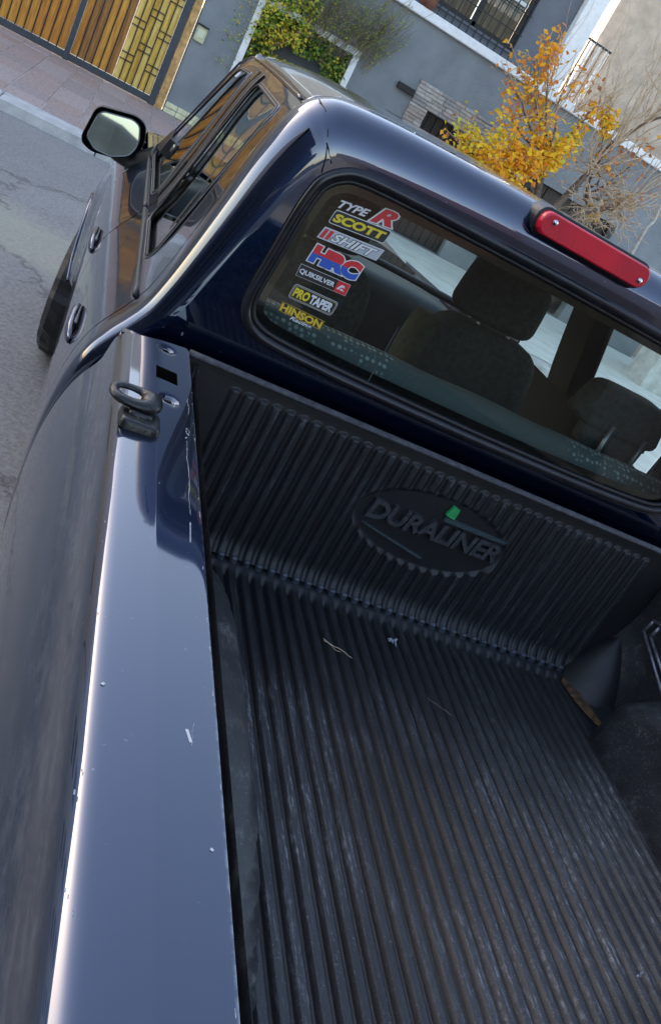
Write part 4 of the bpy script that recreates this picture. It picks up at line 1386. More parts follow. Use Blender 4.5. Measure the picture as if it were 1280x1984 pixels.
bl = link('brake_light', V, F, RED, truck, True)
P = capsule(-.168, .160, 1.594, 1.656, 0, 0)
V, F = lens_body(P, [(.13, 1.0, 0), (.079, 1.0, 0), (.074, .97, 0)], 0, 1.625)
link('gasket', V, F, RUBBER, bl, True)
b = MB(); b.tube([(-.125, .0535, 1.634), (-.125, .050, 1.634)], .006, 10); b.build('screw', CHROME, bl, True)
b = MB(); b.tube([(.125, .0535, 1.618), (.125, .050, 1.618)], .006, 10); b.build('screw', CHROME, bl, True)

# ---------- bed side: inner edge, rail top, shoulder, flank
SEC = [(-.7085, 1.058), (-.7065, 1.080), (-.7075, 1.0868), (-.712, 1.0885), (-.740, 1.0895), (-.772, 1.0905), (-.780, 1.0903), (-.815, 1.0885), (-.832, 1.0865), (-.842, 1.081), (-.8490, 1.073), (-.8530, 1.062), (-.856, 1.045), (-.860, 1.020),
       (-.866, 1.003), (-.8735, .990), (-.884, .970), (-.899, .93), (-.912, .87), (-.919, .80), (-.919, .72), (-.914, .62), (-.904, .52), (-.893, .44)]
SS = spline(SEC, 5)
SSL = [0.0]
for i in range(1, len(SS)): SSL.append(SSL[-1] + (SS[i] - SS[i - 1]).length)
def sec(s): return interp(s, SSL, [p.x for p in SS]), interp(s, SSL, [p.y for p in SS])
def s_x(x):   # arc length on the rail top for a given x
    for i in range(1, len(SS)):
        if SS[i].y > 1.07 and SS[i].x <= x: return SSL[i - 1] + (SSL[i] - SSL[i - 1]) * (SS[i - 1].x - x) / max(1e-9, (SS[i - 1].x - SS[i].x))
    return SSL[-1]
def s_z(z):
    for i in range(30, len(SS)):
        if SS[i].y <= z: return SSL[i]
    return SSL[-1]
DIMP = [(-.0625, -.757), (-.300, -.754)]
def bedfn(y, s):
    x, z = sec(s)
    for (dy, dx) in DIMP:
        d = math.hypot(y - dy, x - dx)
        if z > 1.07 and d < .034:
            z -= .008 * smooth01(1 - d / .024) 
    if z < .8:
        d = math.hypot(y + .76, z - .27); w = smooth01(1 - abs(d - .44) / .16); x -= .026 * w
    return Vector((x, y, z))
def circ(cy, cs, r, n=14, ey=1.0): return [(cy + math.cos(2 * math.pi * k / n) * r * ey, cs + math.sin(2 * math.pi * k / n) * r) for k in range(n)]
holes = [circ(dy + .004, s_x(dx), .0085) for dy, dx in DIMP]
holes.append([(-.232, s_x(-.739)), (-.160, s_x(-.739)), (-.160, s_x(-.777)), (-.232, s_x(-.777))])
holes[-1] = [(-.222, s_x(-.737)), (-.166, s_x(-.737)), (-.166, s_x(-.778)), (-.222, s_x(-.778))]
ang = frange(math.pi * 1.0, 0, 20)
archb = [(-.76 + .43 * math.cos(a), .27 + .43 * math.sin(a)) for a in ang]
lower = [(-1.86, SSL[-1])] + [(y, s_z(z)) for y, z in archb if z > .445] + [(-.014, SSL[-1])]
FRONT = [(-.016, s_z(1.02)), (-.030, s_x(-.852)), (-.050, s_x(-.842)), (-.044, s_x(-.815)), (-.032, s_x(-.78)), (-.018, s_x(-.745)), (-.008, s_x(-.715)), (-.006, 0.0)]
bpoly = lower + FRONT + [(-1.86, 0.0)]
ys_ = [-1.855 + i * .06 for i in range(26)] + [-.35 + i * .0075 for i in range(45)]
ss_ = [v for i, v in enumerate(SSL) if 0 < i]
ss_ += [s_x(-.754 + d) for d in (-.03, -.024, -.018, -.013, -.008, -.004, 0, .004, .008, .013, .018, .024, .03)]
side_panel = panel('bed_side', bpoly, holes, bedfn, PAINT_BED, truck, step=.03, estep=.0085, xs=sorted(set(ys_)), ys=sorted(ss_), thick=.0, clear=.22)
for p_ in range(1):
    b = MB(); b.box((-.80, -.35, 1.02), (-.712, -.02, 1.06)); b.build('hole_backing', HOLE, side_panel)
# raised rims of the two dimples
for dy, dx in DIMP:
    b = MB()
    b.tube([(dx + math.cos(a) * .0105, dy + .004 + math.sin(a) * .0105, 1.0835) for a in [2 * math.pi * k / 16 for k in range(16)]], .0022, 6, closed=True)
    b.build('dimple_rim', STEEL, side_panel, True)
b = MB(); b.tube([(-.76 * 0 - .921 - .012 * 0, -.76 + .43 * math.cos(a), .27 + .43 * math.sin(a)) for a in frange(math.pi * .9, math.pi * .1, 18)], .014, 8); b.build('arch_lip', PAINT, side_panel, True)
side_twin = twin(side_panel)
side_twin.data.materials[0] = PAINT
# small scratches and chips on the rail
random.seed(5)
def chip(pts, r, nm='scratch'):
    if nm == 'scratch' and len(pts) > 2:
        q_ = []
        for a_, b_ in zip(pts, pts[1:]):
            for k_ in range(6):
                t_ = k_ / 6; q_.append((a_[0] + (b_[0] - a_[0]) * t_ + random.uniform(-.0006, .0006), a_[1] + (b_[1] - a_[1]) * t_, a_[2]))
        pts = q_ + [pts[-1]]
        r = [r * random.uniform(.2, .75) for _ in pts]
    b = MB(); b.tube([(x, y, 1.0896 + dz) for x, y, dz in pts], r, 5, flat=(.25, 1), up=(0, 0, 1)); b.build(nm, CHIP if nm == 'scratch' else CHIPW, side_panel)
chip([(-.7250, -.433, .0000), (-.7262, -.49, 0), (-.7240, -.56, 0), (-.7268, -.62, 0), (-.7255, -.66, 0)], .0009)
chip([(-.7265, -.68, 0), (-.7280, -.73, 0)], .0009)
chip([(-.7180, -.262, 0), (-.7200, -.275, 0), (-.7175, -.30, 0), (-.7190, -.33, 0)], .0009)
chip([(-.7195, -.395, .0), (-.7235, -.385, .0), (-.7255, -.40, .0), (-.7215, -.412, .0), (-.7195, -.395, .0)], .0011)
chip([(-.7245, -.42, 0), (-.7275, -.425, 0)], .0013)
chip([(-.8290, -1.034, -.0015), (-.8265, -1.036, -.0015)], .0022, 'paint_chip')
chip([(-.7425, -1.070, .0002), (-.7395, -1.082, .0002), (-.7385, -1.086, .0002)], .0018, 'paint_chip')
chip([(-.7355, -1.060, .0002), (-.7370, -1.075, .0002), (-.738, -1.09, .0002)], .0005)
chip([(-.7240, -1.205, .0), (-.7222, -1.203, .0)], .0016, 'paint_chip')
chip([(-.7720, -.604, .0008), (-.7712, -.604, .0008)], .0014, 'paint_chip')
for _ in range(14):
    y = random.uniform(-1.35, -.2); x = random.choice((-.7085, -.709, -.7095)) - random.uniform(0, .003)
    L = random.uniform(.003, .016)
    chip([(x, y, -.0012), (x - random.uniform(-.001, .001), y - L, -.0012)], random.uniform(.0004, .0008))
for _ in range(12):
    y = random.uniform(-1.3, -.3)
    x = random.uniform(-.845, -.83)
    chip([(x, y, -.004), (x, y - random.uniform(.002, .006), -.004)], random.uniform(.0005, .0009))

# ---------- rope cleat on the rail
cl = MB()
def rbox(b, cx, cy, z0, z1, hx, hy, r, taper=.9, n=9):
    P = rounded([(-hx, -hy), (hx, -hy), (hx, hy), (-hx, hy)], r, n)
    rings = [(z0, 1.0), (z0 + (z1 - z0) * .5, .985), (z1 - (z1 - z0) * .22, taper + .05), (z1 - (z1 - z0) * .08, taper + .01), (z1, taper - .06), (z1, taper - .16), (z1, taper - .5)]
    N = len(P); V = []; F = []
    for z, k in rings:
        for x, y in P: V.append((cx + x * k, cy + y * k, z))
    for i in range(len(rings) - 1):
        for j in range(N):
            F.append((i * N + j, i * N + (j + 1) % N, (i + 1) * N + (j + 1) % N, (i + 1) * N + j))
    F.append(tuple(range((len(rings) - 1) * N, len(rings) * N)))
    b.add(V, F)
rbox(cl, -.806, -.436, 1.0875, 1.1035, .033, .033, .016)
rbox(cl, -.808, -.420, 1.101, 1.109, .020, .026, .014)
cleat = cl.build('rope_cleat', CASTIRON, truck, True)
b = MB()
ring = []
for k in range(28):
    a = 2 * math.pi * k / 28
    ex = math.copysign(abs(math.cos(a)) ** .75, math.cos(a)) * .031; ey = math.copysign(abs(math.sin(a)) ** .85, math.sin(a)) * .0235
    ring.append((-.826 + ex, -.402 + ey, 1.113 + (ey + .03) * .10))
rr = [.0065 + .0035 * max(0, -math.sin(2 * math.pi * k / 28)) + .0095 * max(0, math.cos(2 * math.pi * k / 28)) ** 1.5 for k in range(28)]
b.tube(ring, rr, 10, closed=True, up=(0, 0, 1), flat=(.75, 1.15)); b.build('ring', CASTIRON, cleat, True)
b = MB(); b.tube([(-.806, -.445, 1.100), (-.806, -.445, 1.105)], [.009, .008], 6); b.build('bolt', CASTIRON, cleat)

# ---------- bed liner
PITCH = .0324
ZF = .66
def rib(x, w=.5, soft=.14):
    """profile across one pitch: 1 on the ridge, 0 in the groove"""
    t = (x / PITCH) % 1.0
    d = abs(t - .5) * 2         # 0 at ridge centre (x = k*PITCH + PITCH/2)...
    return 1 - smooth01((d - w) / soft / 2)
def emb(x, z):
    return ((x + .004) / .206) ** 2 + ((z - .902) / .098) ** 2
def wall_h(x, z):
    t = (x / PITCH + .5) % 1.0
    d = abs(t - .5) * 2
    k = (1 - smooth01((d - .38) / .42))
    m = 1.0
    xe = abs(x) / PITCH
    if xe > 18.5: m = 0
    top = 1.053 - .009 * (d ** 2)
    m *= smooth01((top - z) / .008)
    e = emb(x, z)
    m *= smooth01((e - 1.0) / .10)
    return .0085 * k * m
xs_w = []
x = -19 * PITCH
while x <= 19 * PITCH + 1e-6:
    xs_w.append(x); x += PITCH / 10
xs_w = [-.705, -.67, -.64] + xs_w + [.64, .67, .705]
zs_w = frange(.675, .79, 8) + frange(.798, 1.005, 46) + frange(1.008, 1.036, 6) + frange(1.038, 1.056, 9) + [1.06, 1.066, 1.070]
def wall_fn(x, z):
    y = -.004 - wall_h(x, z) - .012 * (1 - (z - .66) / .42)
    e = emb(x, z)
    if .98 < e < 1.12: y -= .0022 * (1 - abs(e - 1.05) / .07)
    # cove into the floor
    if z < .71:
        y -= .020 * ((.71 - z) / .035) ** 1.6
    return Vector((x, y, z))
fw = grid('liner_front', xs_w, zs_w, wall_fn, LINER_WALL, truck, attr=lambda x, z: min(1, wall_h(x, z) / .0085) * (0.55 if z < 1.03 else 1.0) + (.5 if .96 < emb(x, z) < 1.1 else 0), flip=False)
b = MB()
b.tube([(x, -.004 - .001 * noise.noise(Vector((x * 4, 0, 0))), 1.082) for x in frange(-.703, .703, 40)], 1.0, 8, up=(0, 0, 1), flat=(.0065, .013))
b.build('liner_lip', mat('scuffed_plastic', (0.075, 0.078, 0.09), .6, var=.5, scale=60, bump=.6, bscale=500), fw, True)
b = MB(); b.box((-.703, -.010, 1.068), (.703, .004, 1.079)); b.build('lip_return', LINER_SIDE, fw)

def font_mesh(txt, shear=0.0, bold=0.0, res=3, space=1.0):
    cu = bpy.data.curves.new('t', 'FONT')
    cu.body = txt; cu.size = 1.0; cu.shear = shear; cu.offset = bold; cu.resolution_u = res; cu.space_character = space
    cu.fill_mode = 'FRONT'
    o = bpy.data.objects.new('t', cu); COL.objects.link(o)
    dg = bpy.context.evaluated_depsgraph_get()
    me = bpy.data.meshes.new_from_object(o.evaluated_get(dg))
    V = [v.co.copy() for v in me.vertices]; F = [tuple(p.vertices) for p in me.polygons]
    bpy.data.objects.remove(o); bpy.data.curves.remove(cu); bpy.data.meshes.remove(me)
    return V, F
def place_text(name, txt, org, w, h, slope, y, m, parent, shear=0.0, bold=0.0, ref=None, depth=0.0, space=1.0, zclip=None):
    V, F = font_mesh(txt, shear, bold, space=space)
    RV = V if ref is None else font_mesh(txt, shear, ref, space=space)[0]
    x0 = min(v.x for v in RV); x1 = max(v.x for v in RV); y0 = min(v.y for v in RV); y1 = max(v.y for v in RV)
    if zclip:
        bm = bmesh.new()
        bv = [bm.verts.new(v) for v in V]
        for f in F:
            try: bm.faces.new([bv[i] for i in f])
            except ValueError: pass
        mid = y0 + (y1 - y0) * .5
        bmesh.ops.bisect_plane(bm, geom=bm.verts[:] + bm.edges[:] + bm.faces[:], plane_co=(0, mid, 0), plane_no=(0, 1, 0), clear_inner=zclip > 0, clear_outer=zclip < 0)
        bm.verts.ensure_lookup_table(); bm.verts.index_update()
        V = [v.co.copy() for v in bm.verts]; F = [tuple(v.index for v in f.verts) for f in bm.faces]
        bm.free()
    def mp(v):
        a = (v.x - x0) / (x1 - x0); c = (v.y - y0) / (y1 - y0)
        return Vector((org[0] + a * w, y, org[1] + c * h + a * w * slope))
    VV = [mp(v) for v in V]
    if depth:
        n = len(VV)
        ec = {}
        for f in F:
            for i in range(len(f)):
                e = (f[i - 1], f[i]); ec[e] = ec.get(e, 0) + 1
        bd = [e for e in ec if (e[1], e[0]) not in ec]
        VV2 = VV + [v + Vector((0, depth, 0)) for v in VV]
        F = list(F) + [(a, b2, b2 + n, a + n) for a, b2 in bd]
        VV = VV2
    return _link(name, VV, F, m, parent) if parent is not truck else link(name, VV, F, m, parent)
EMB = mat('embossed_plastic', (0.04, 0.042, 0.05), .38, var=.6, scale=90, bump=.4, bscale=500)
place_text('embossed_lettering', 'DURALINER', (-.186, .888), .376, .050, 0.0, -.0225, EMB, fw, shear=.12, bold=.03, depth=.016, space=.95)
b = MB(); b.add([(.004, -.0185, .945), (.184, -.0185, .945), (.186, -.0185, .951), (.004, -.0185, .956), (.004, -.008, .945), (.184, -.008, .945), (.186, -.008, .951), (.004, -.008, .956)],
                [(0, 1, 2, 3), (4, 7, 6, 5), (0, 4, 5, 1), (1, 5, 6, 2), (2, 6, 7, 3), (3, 7, 4, 0)])
b.build('emblem_bar', mat('teal_grey_plastic', (0.045, 0.07, 0.078), .5, var=.3, scale=60), fw)
b = MB(); b.add([(-.180, -.0185, .868), (-.172, -.0185, .869), (.010, -.0185, .833), (.002, -.0185, .829), (-.180, -.008, .868), (-.172, -.008, .869), (.010, -.008, .833), (.002, -.008, .829)],
                [(0, 1, 2, 3), (4, 7, 6, 5), (0, 4, 5, 1), (1, 5, 6, 2), (2, 6, 7, 3), (3, 7, 4, 0)])
b.build('emblem_bar', bpy.data.materials['teal_grey_plastic'], fw)
b = MB(); b.add([(.000, -.019, .962), (.026, -.019, .957), (.026, -.019, .986), (.006, -.019, .990), (.000, -.010, .962), (.026, -.010, .957), (.026, -.010, .986), (.006, -.010, .990)],
                [(0, 1, 2, 3), (4, 7, 6, 5), (0, 4, 5, 1), (1, 5, 6, 2), (2, 6, 7, 3), (3, 7, 4, 0)])
b.build('green_mark', mat('green_paint_mark', (0.03, 0.36, 0.11), .5, var=.2, scale=60), fw)

# floor
def floor_h(x, y):
    t = (x / PITCH + .5) % 1.0
    d = abs(t - .5) * 2
    k = 1 - smooth01((d - .46) / .28)
    m = smooth01((.540 - abs(x)) / .012)
    m *= smooth01((-y - .050) / .02)
    return k, m
xs_f = []
x = -17 * PITCH
while x <= 17 * PITCH + 1e-6:
    xs_f.append(x); x += PITCH / 12
xs_f = [-.66, -.62, -.59, -.565] + xs_f + [.565, .59, .62, .66]
ys_f = [-.030, -.040, -.048, -.054, -.060, -.066, -.072, -.08, -.1] + frange(-.14, -1.85, 40)
def floor_fn(x, y):
    k, m = floor_h(x, y)
    z = ZF - .014 * (1 - k) * m
    z += .010 * smooth01((y + .075) / .045)
    z += .0012 * noise.noise(Vector((x * 5, y * 2.5, 0)))
    z += .02 * smooth01((abs(x) - .60) / .06)
    return Vector((x, y, z))
floor = grid('liner_floor', xs_f, ys_f, floor_fn, LINER_FLOOR, truck, attr=lambda x, y: floor_h(x, y)[0] * (1 if abs(x) < .55 else .6) * (.22 + .78 * smooth01((-y - .30 - .10 * noise.noise(Vector((x * 9, 0, 0)))) / .22)), flip=True)  # rib dust held back near the front wall, painting in the cab's dark reflection and shade
# pegs of the seam between wall and floor
b = MB()
for k in range(-17, 18):
    x = k * PITCH
    b.box((x - .0085, -.047, .664), (x + .0085, -.026, .684), bev=.004)
pg = b.build('seam_teeth', mat('seam_plastic', (0.05, 0.062, 0.078), .42, var=.4, scale=50), floor)
tag(pg, kind='stuff')
# side walls of the liner with wheel housings
def side_in(y, z):
    cyl = (-.745 - y) / .56
    a = 1 - abs(cyl) ** 2.6
    top = .665 + .225 * max(0, a) ** .5 if a > 0 else .60
    k = smooth01((top - z) / .055 + .5) * (1 if a > 0 else 0)
    k *= smooth01(a * 2.2)
    x = .690 - .150 * k - .015 * smooth01((.80 - z) / .14)
    x -= .010 * smooth01((y + .16) / .1)
    # corner cove towards the front wall
    if y > -.12:
        x -= .050 * ((y + .12) / .12) ** 2 * smooth01((.92 - z) / .2)
    return x
for s_ in (-1, 1):
    g = grid('liner_side', frange(-1.86, -.012, 90), frange(.655, 1.072, 34), lambda y, z: Vector((s_ * side_in(y, z), y, z)), LINER_SIDE, truck,
             attr=lambda y, z: .9 + .6 * max(0, noise.noise(Vector((y * 6, z * 6, 1)))), flip=(s_ < 0))
    # moulded tie-down pocket
    b = MB()
    X = .668
    def pk(y0, z0, y1, z1):
        b.tube([(s_ * (X - .004), y0, z0), (s_ * (X - .004), y1, z1)], .0045, 6)
    pk(-.080, .925, -.075, .885); pk(-.108, .925, -.105, .890); pk(-.080, .925, -.20, .955); pk(-.105, .890, -.24, .850); pk(-.075, .885, -.25, .825)
    b.build('tie_down_bracket', mat('worn_bracket', (0.22, 0.22, 0.26), .35, metal=.5, var=.4, scale=60), g, True)
    b = MB(); b.tube([(s_ * .700, -.085, .985), (s_ * .664, -.085, .985)], .024, 16); b.build('pocket_hole', HOLE, g)
# rounded plastic gusset in the front corners
for s_ in (-1, 1):
    V = []; F = []
    nu, nv = 12, 10
    for i in range(nu):
        u = i / (nu - 1)
        for j in range(nv):
            v = j / (nv - 1)
            a = u * math.pi / 2
            r = .115 * (1 - v) ** .7 + .01
            V.append((s_ * (.675 - r * math.cos(a) * 1.0), -.010 - r * math.sin(a) * 1.35, ZF - .01 + .16 * v ** 1.1 + .012 * math.sin(a * 2)))
    for i in range(nu - 1):
        for j in range(nv - 1):
            a = i * nv + j
            q = (a, a + nv, a + nv + 1, a + 1)
            F.append(q if s_ < 0 else q[::-1])
    gs = link('corner_gusset', V, F, LINER_SIDE, truck, True)
    if s_ > 0:
        V = []; F = []
        for i in range(9):
            for j in range(7):
                u = i / 8; v = j / 6
                rr = .5 + .5 * math.sin(u * math.pi)
                V.append((.550 + .05 * u + .035 * (v - .5) * rr, -.070 - .16 * u + .05 * (v - .5) * rr, ZF + .004 + .010 * math.sin(math.pi * v) * rr))
        for i in range(8):
            for j in range(6):
                a = i * 7 + j; F.append((a, a + 7, a + 8, a + 1))
        rs = link('dirt_patch', V, F, mat('rusty_dirt', (0.030, 0.020, 0.013), .95, col2=(0.16, .085, .035), scale=45, bump=1, bscale=90), truck, True)
# dry grass blades and leaf scraps on the floor
b = MB(); b.tube(wig((-.215, -.235, .668), (-.150, -.262, .668), 8, .012), .0010, 4); b.tube(wig((-.215, -.228, .668), (-.18, -.262, .668), 6, .01), .0008, 4)
tag(b.build('dry_grass_blade', TWIG), 'dry straw blades lying on the bed floor left of the white scrap', 'straw', 'straws on the bed floor')
b = MB(); b.tube(wig((.03, -.33, .668), (.085, -.37, .668), 8, .012), .0009, 4)
tag(b.build('dry_grass_blade', BARK), 'single brown straw on the bed floor right of the white scrap', 'straw', 'straws on the bed floor')
b = MB()
for _ in range(7):
    leaf(b, (-.012 + random.uniform(-.005, .005), -.150 + random.uniform(-.007, .005) , .668 + random.uniform(0, .004)), .013, 0)
tag(b.build('white_scrap', CHIP), 'tiny white scrap lying on the bed floor below the emblem', 'scrap', 'pale scraps on the bed floor')
b = MB()
for _ in range(3):
    leaf(b, (.292 + random.uniform(-.004, .004), -.93 + random.uniform(-.003, .003), .668), .012, 0)
tag(b.build('white_scrap', CHIP), 'small pale leaf scrap on the ribs at the lower right of the bed floor', 'scrap', 'pale scraps on the bed floor')
# bed bulkhead and tailgate
b = MB(); b.box((-.84, .004, .40), (.84, .030, 1.065)); b.build('bed_bulkhead', PAINT, truck)
b = MB(); b.box((-.80, -1.92, .50), (.80, -1.868, 1.075), bev=.015); tg = b.build('tailgate', PAINT_BED, truck)
b = MB(); b.box((-.12, -1.945, .88), (.12, -1.921, .95), bev=.008); b.build('handle', RUBBER, tg)
for s_ in (-1, 1):
    b = MB(); b.box((s_ * .86 - .05, -1.90, .62), (s_ * .86 + .05, -1.861, .98), bev=.01); b.build('tail_light', RED, truck)
b = MB(); b.box((-.88, -2.05, .34), (.88, -1.93, .48), bev=.02); b.build('rear_bumper', CHROME, truck)
# inner skins
for s_ in (-1, 1):
    b = MB(); b.box((s_ * .80 - .004, -1.85, .46), (s_ * .80 + .004, -.02, 1.05)); b.build('inner_skin', CABINDARK, truck)

# ---------- cabin
b = MB(); b.box((-.82, .17, .38), (.82, 2.1, .44)); b.build('cabin_floor', CABINDARK, truck)
b = MB()
pts = [(x, .275, 1.122 + .004 * noise.noise(Vector((x * 6, 0, 0)))) for x in frange(-.64, .74, 40)]
b.tube(pts, [.045] + [.060 + .0015 * noise.noise(Vector((k * .7, 1, 0))) for k in range(38)] + [.045], 20)
bench = b.build('rear_bench_back', DOTS, truck, True)
b = MB(); b.box((-.64, .27, .60), (.70, .36, 1.10), bev=.03); b.build('bench_panel', FABRIC, bench)
def cushion(name, x0, x1, y0, y1, z0, z1, m, parent, bulge=.02, r=.04, tp=.0):
    """soft block: rounded in all directions"""
    V = []; F = []
    nu, nv = 20, 14
    cx, cy, cz = (x0 + x1) / 2, (y0 + y1) / 2, (z0 + z1) / 2
    hx, hy, hz = (x1 - x0) / 2, (y1 - y0) / 2, (z1 - z0) / 2
    def pw(v, e): return math.copysign(abs(v) ** e, v)
    e = .38
    for j in range(nv + 1):
        ph = -math.pi / 2 + math.pi * j / nv
        for i in range(nu):
            th = 2 * math.pi * i / nu
            zz = pw(math.sin(ph), e)
            k = 1 - tp * (zz * .5 + .5)
            V.append((cx + hx * pw(math.cos(ph), e) * pw(math.cos(th), e) * k, cy + hy * pw(math.cos(ph), e) * pw(math.sin(th), e), cz + hz * zz))
    for j in range(nv):
        for i in range(nu):
            a = j * nu + i; b2 = j * nu + (i + 1) % nu
            F.append((a, b2, b2 + nu, a + nu))
    return link(name, V, F, m, parent, True)
hr = cushion('rear_headrest', .395, .715, .35, .47, 1.215, 1.345, FABRIC, truck, tp=.25)
cushion('headrest_core', .46, .68, .365, .44, 1.15, 1.25, FABRIC, hr)
for x in (.515, .635):
    b = MB(); b.tube([(x, .335, 1.12), (x, .345, 1.25)], .0075, 8); b.build('headrest_post', STEEL, hr, True)
for nm, xa, xb in (('driver_seat', -.56, -.08), ('passenger_seat', .085, .565)):
    st = cushion(nm, xa, xb, .84, 1.02, .62, 1.245, FABRIC, truck, tp=.12)
    cushion('bolster', xa - .004, xa + .07, .86, 1.06, .64, 1.20, FABRIC2, st, tp=.1)
    cushion('headrest', (xa + xb) / 2 - .185, (xa + xb) / 2 + .125, .86, .98, 1.255, 1.445, FABRIC, st, tp=.1)
    cushion('seat_cushion', xa, xb, .95, 1.5, .50, .74, FABRIC, st)
    for dx in (-.06, .06):
        b = MB(); b.tube([((xa + xb) / 2 + dx, .92, 1.2), ((xa + xb) / 2 + dx, .92, 1.28)], .007, 6); b.build('headrest_post', STEEL, st, True)
dsh = cushion('dashboard', -.70, .70, 1.80, 2.12, .70, 1.10, DASH, truck)
b = MB()
b.tube([(-.33 + .19 * math.cos(a), 1.62 + .07 * math.sin(a), 1.03 + .17 * math.sin(a)) for a in [2 * math.pi * k / 28 for k in range(28)]], .013, 8, closed=True)
sw = b.build('steering_wheel', RUBBER, truck, True)
b = MB()
for a in (0.2, math.pi - .2, -math.pi / 2):
    b.tube([(-.33, 1.63, 1.02), (-.33 + .19 * math.cos(a), 1.62 + .07 * math.sin(a), 1.03 + .17 * math.sin(a))], .014, 6)
b.tube([(-.33, 1.60, 1.03), (-.33, 1.66, 1.0)], .05, 12); b.tube([(-.33, 1.66, 1.0), (-.33, 1.95, .90)], .03, 8)
b.build('wheel_spokes', RUBBER, sw, True)
for s_ in (-1, 1):   # inner door and pillar trim
    for (y0, y1, z0, z1, nm) in ((.17, 2.05, .44, 1.14, 'door_trim'), (1.00, 1.17, 1.14, 1.56, 'pillar_trim'), (.10, .27, 1.14, 1.56, 'corner_trim')):
        V = []; F = []
        ysn = frange(y0, y1, 10); zsn = frange(z0, z1, 8)
        for y in ysn:
            for z in zsn:
                p = shell(y, s_of(z), 0)
                V.append((s_ * (abs(p.x) - .035), y, z))
        for i in range(9):
            for j in range(7):
                a = i * 8 + j; F.append((a, a + 8, a + 9, a + 1))
        link(nm, V, F, CABINDARK, truck, True)
b = MB(); b.tube([(-.0, 1.66, 1.50), (0, 1.63, 1.46)], .012, 6); b.box((-.12, 1.60, 1.43), (.12, 1.625, 1.49), bev=.012); b.build('inner_mirror', RUBBER, truck)

# ---------- stickers on the rear window
YS = YB + .0088
S_WHITE = mat('sticker_white', (.80, .80, .80), .35)
S_BLACK = mat('sticker_black', (.008, .008, .010), .35)
S_YELLOW = mat('sticker_yellow', (.85, .66, .02), .35)
S_RED = mat('sticker_red', (.72, .015, .025), .35)
S_BLUE = mat('sticker_blue', (.015, .10, .52), .35)
S_SILVER = mat('sticker_silver', (.50, .53, .57), .35)
S_GOLD = mat('sticker_gold', (.80, .52, .03), .35)
def plate(name, org, w, h, slope, y, m, parent, r=.003, lean=0.0, grow=0.0):
    pts = [(-grow - lean * 0, -grow), (w + grow, -grow), (w + grow + lean, h + grow), (-grow + lean, h + grow)]
    P = rounded(pts, r, 4) if r else pts
    V = [Vector((org[0] + u, y, org[1] + v + u * slope)) for u, v in P]
    return (link if parent is truck else _link)(name, V, [tuple(range(len(V)))], m, parent)
# 1 type r
s1 = place_text('sticker', 'TYPE', (-.541, 1.4545), .066, .0165, .14, YS, S_WHITE, glass, shear=.35, bold=.035)
place_text('letter_outline', 'R', (-.474, 1.4575), .060, .037, .14, YS, S_WHITE, s1, shear=.35, bold=.10, ref=.10)
place_text('letter', 'R', (-.474, 1.4575), .060, .037, .14, YS - .0004, S_RED, s1, shear=.35, bold=.05, ref=.10)
s1['label'] = 'white outlined italic lettering with big red R'
# 2
s2 = plate('sticker', (-.545, 1.420), .126, .030, .10, YS, S_WHITE, glass, r=.006, lean=.004)
plate('black_field', (-.5437, 1.4215), .1235, .027, .10, YS - .0004, S_BLACK, s2, r=.005, lean=.004)
place_text('lettering', 'SCOTT', (-.539, 1.4262), .116, .018, .10, YS - .0008, S_YELLOW, s2, shear=.15, bold=.05)
s2['label'] = 'black plate with bold yellow lettering'
# 3
s3 = plate('sticker', (-.552, 1.384), .136, .026, .085, YS, S_WHITE, glass, r=.002, lean=.006)
plate('black_field', (-.5508, 1.3852), .1335, .0236, .085, YS - .0004, S_SILVER, s3, r=.002, lean=.006)
plate('red_bar', (-.548, 1.3872), .008, .020, .085, YS - .0008, S_RED, s3, r=0, lean=.005)
plate('red_bar', (-.5365, 1.3882), .008, .020, .085, YS - .0008, S_RED, s3, r=0, lean=.005)
place_text('letter_outline', 'SHIFT', (-.526, 1.3885), .106, .0205, .085, YS - .0008, S_BLACK, s3, shear=.35, bold=.075, ref=.075)
place_text('lettering', 'SHIFT', (-.526, 1.3885), .106, .0205, .085, YS - .0012, S_WHITE, s3, shear=.35, bold=.035, ref=.075)
s3['label'] = 'silver strip with two red bars and slanted white lettering'
# 4
s4 = place_text('sticker', 'HRC', (-.551, 1.331), .120, .044, .035, YS, S_WHITE, glass, shear=.1, bold=.13, ref=.13, space=1.0)
place_text('red_half', 'HRC', (-.551, 1.331), .120, .044, .035, YS - .0004, S_RED, s4, shear=.1, bold=.085, ref=.13, zclip=1)
place_text('blue_half', 'HRC', (-.551, 1.331), .120, .044, .035, YS - .0004, S_BLUE, s4, shear=.1, bold=.085, ref=.13, zclip=-1)
s4['label'] = 'large letters red above and blue below with white edge'
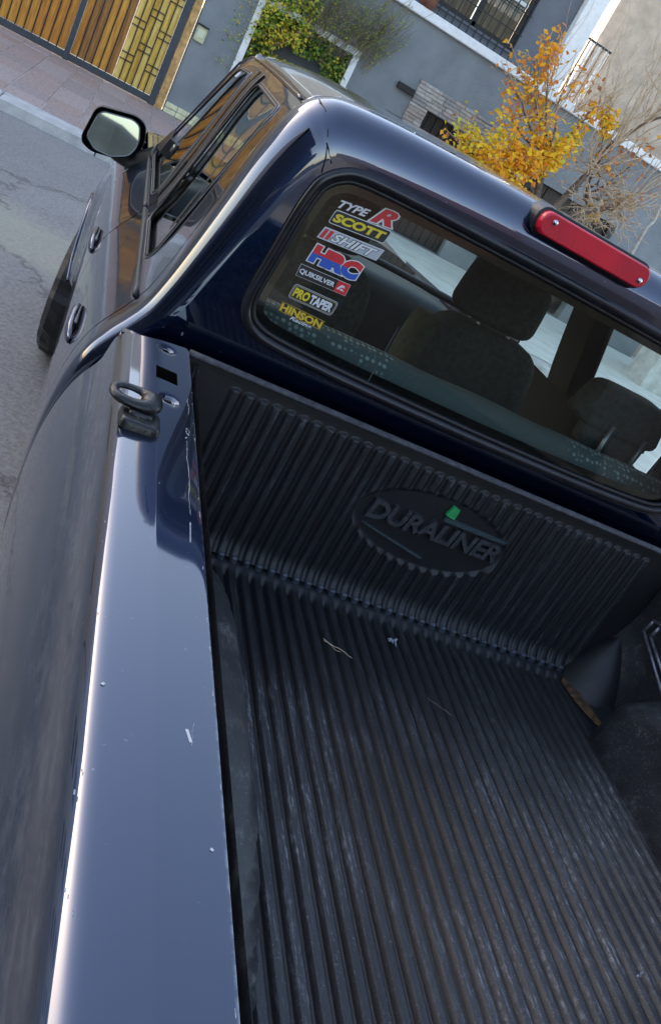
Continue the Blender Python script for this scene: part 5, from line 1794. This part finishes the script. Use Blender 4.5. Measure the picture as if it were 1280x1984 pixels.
# 5
s5 = plate('sticker', (-.5565, 1.296), .1165, .0265, .045, YS, S_WHITE, glass, r=0)
plate('black_field', (-.5558, 1.2967), .1151, .0251, .045, YS - .0004, S_BLACK, s5, r=0)
place_text('lettering', 'QUIKSILVER', (-.5530, 1.3020), .081, .0125, .045, YS - .0008, S_WHITE, s5, bold=.03)
plate('red_field', (-.4685, 1.3008), .0275, .0249, .045, YS - .0008, S_RED, s5, r=0)
b = MB()
for seg in ([(0.02, .0), (.2, .42), (.45, .72), (.72, .66), (.86, .36), (.62, .46), (.42, .30), (.26, .0)], [(.36, 0), (.5, .2), (.62, .28), (.74, .14), (.98, .0)]):
    b.add([(-.4655 + u * .020, YS - .0012, 1.3075 + v * .017 + u * .001) for u, v in seg], [tuple(range(len(seg)))])
b.build('wave_emblem', S_WHITE, s5)
s5['label'] = 'black strip with white lettering and red square emblem'
# 6
s6 = plate('sticker', (-.551, 1.2475), .104, .0335, .02, YS, S_SILVER, glass, r=.008, lean=.002)
plate('black_field', (-.5497, 1.2488), .1014, .0309, .02, YS - .0004, S_BLACK, s6, r=.007, lean=.002)
plate('cream_line', (-.5482, 1.2503), .0984, .0279, .02, YS - .0006, mat('sticker_cream', (.7, .62, .35), .4), s6, r=.006, lean=.002)
plate('black_field', (-.5473, 1.2512), .0966, .0261, .02, YS - .0008, S_BLACK, s6, r=.0055, lean=.002)
place_text('lettering', 'PRO', (-.5445, 1.2540), .037, .0205, .02, YS - .0012, S_YELLOW, s6, shear=.1, bold=.05)
place_text('lettering', 'TAPER', (-.5055, 1.2545), .052, .0205, .02, YS - .0012, S_WHITE, s6, shear=.1, bold=.05)
s6['label'] = 'rounded black plate with cream border, yellow and white lettering'
# 7
s7 = plate('sticker', (-.5575, 1.2135), .104, .0215, -.01, YS, mat('sticker_ochre', (.42, .27, .03), .4), glass, r=0, lean=.001)
plate('black_field', (-.5570, 1.2150), .103, .0185, -.01, YS - .0004, S_BLACK, s7, r=0, lean=.001)
place_text('lettering', 'HINSON', (-.5550, 1.2155), .099, .0170, -.01, YS - .0008, S_GOLD, s7, bold=.045)
place_text('small_lettering', 'Racing', (-.526, 1.2040), .052, .0105, -.01, YS - .0008, S_WHITE, s7, shear=.3, bold=.02)
s7['label'] = 'black and ochre strip with golden lettering and small white script'

# the rear glass leans forward at its top, and the stickers with it
def lean(o):
    if not o.name.startswith(('window_seal', 'seal_lip')):
        for v in o.data.vertices:
            z = v.co.z
            v.co.y += .085 * (z - 1.14)
            q = (z - 1.14) * .040
            v.co.x += (v.co.x + 1.0) * q; v.co.z += (z - 1.655) * q
        o.data.update()
    for c in o.children:
        lean(c)
lean(glass)
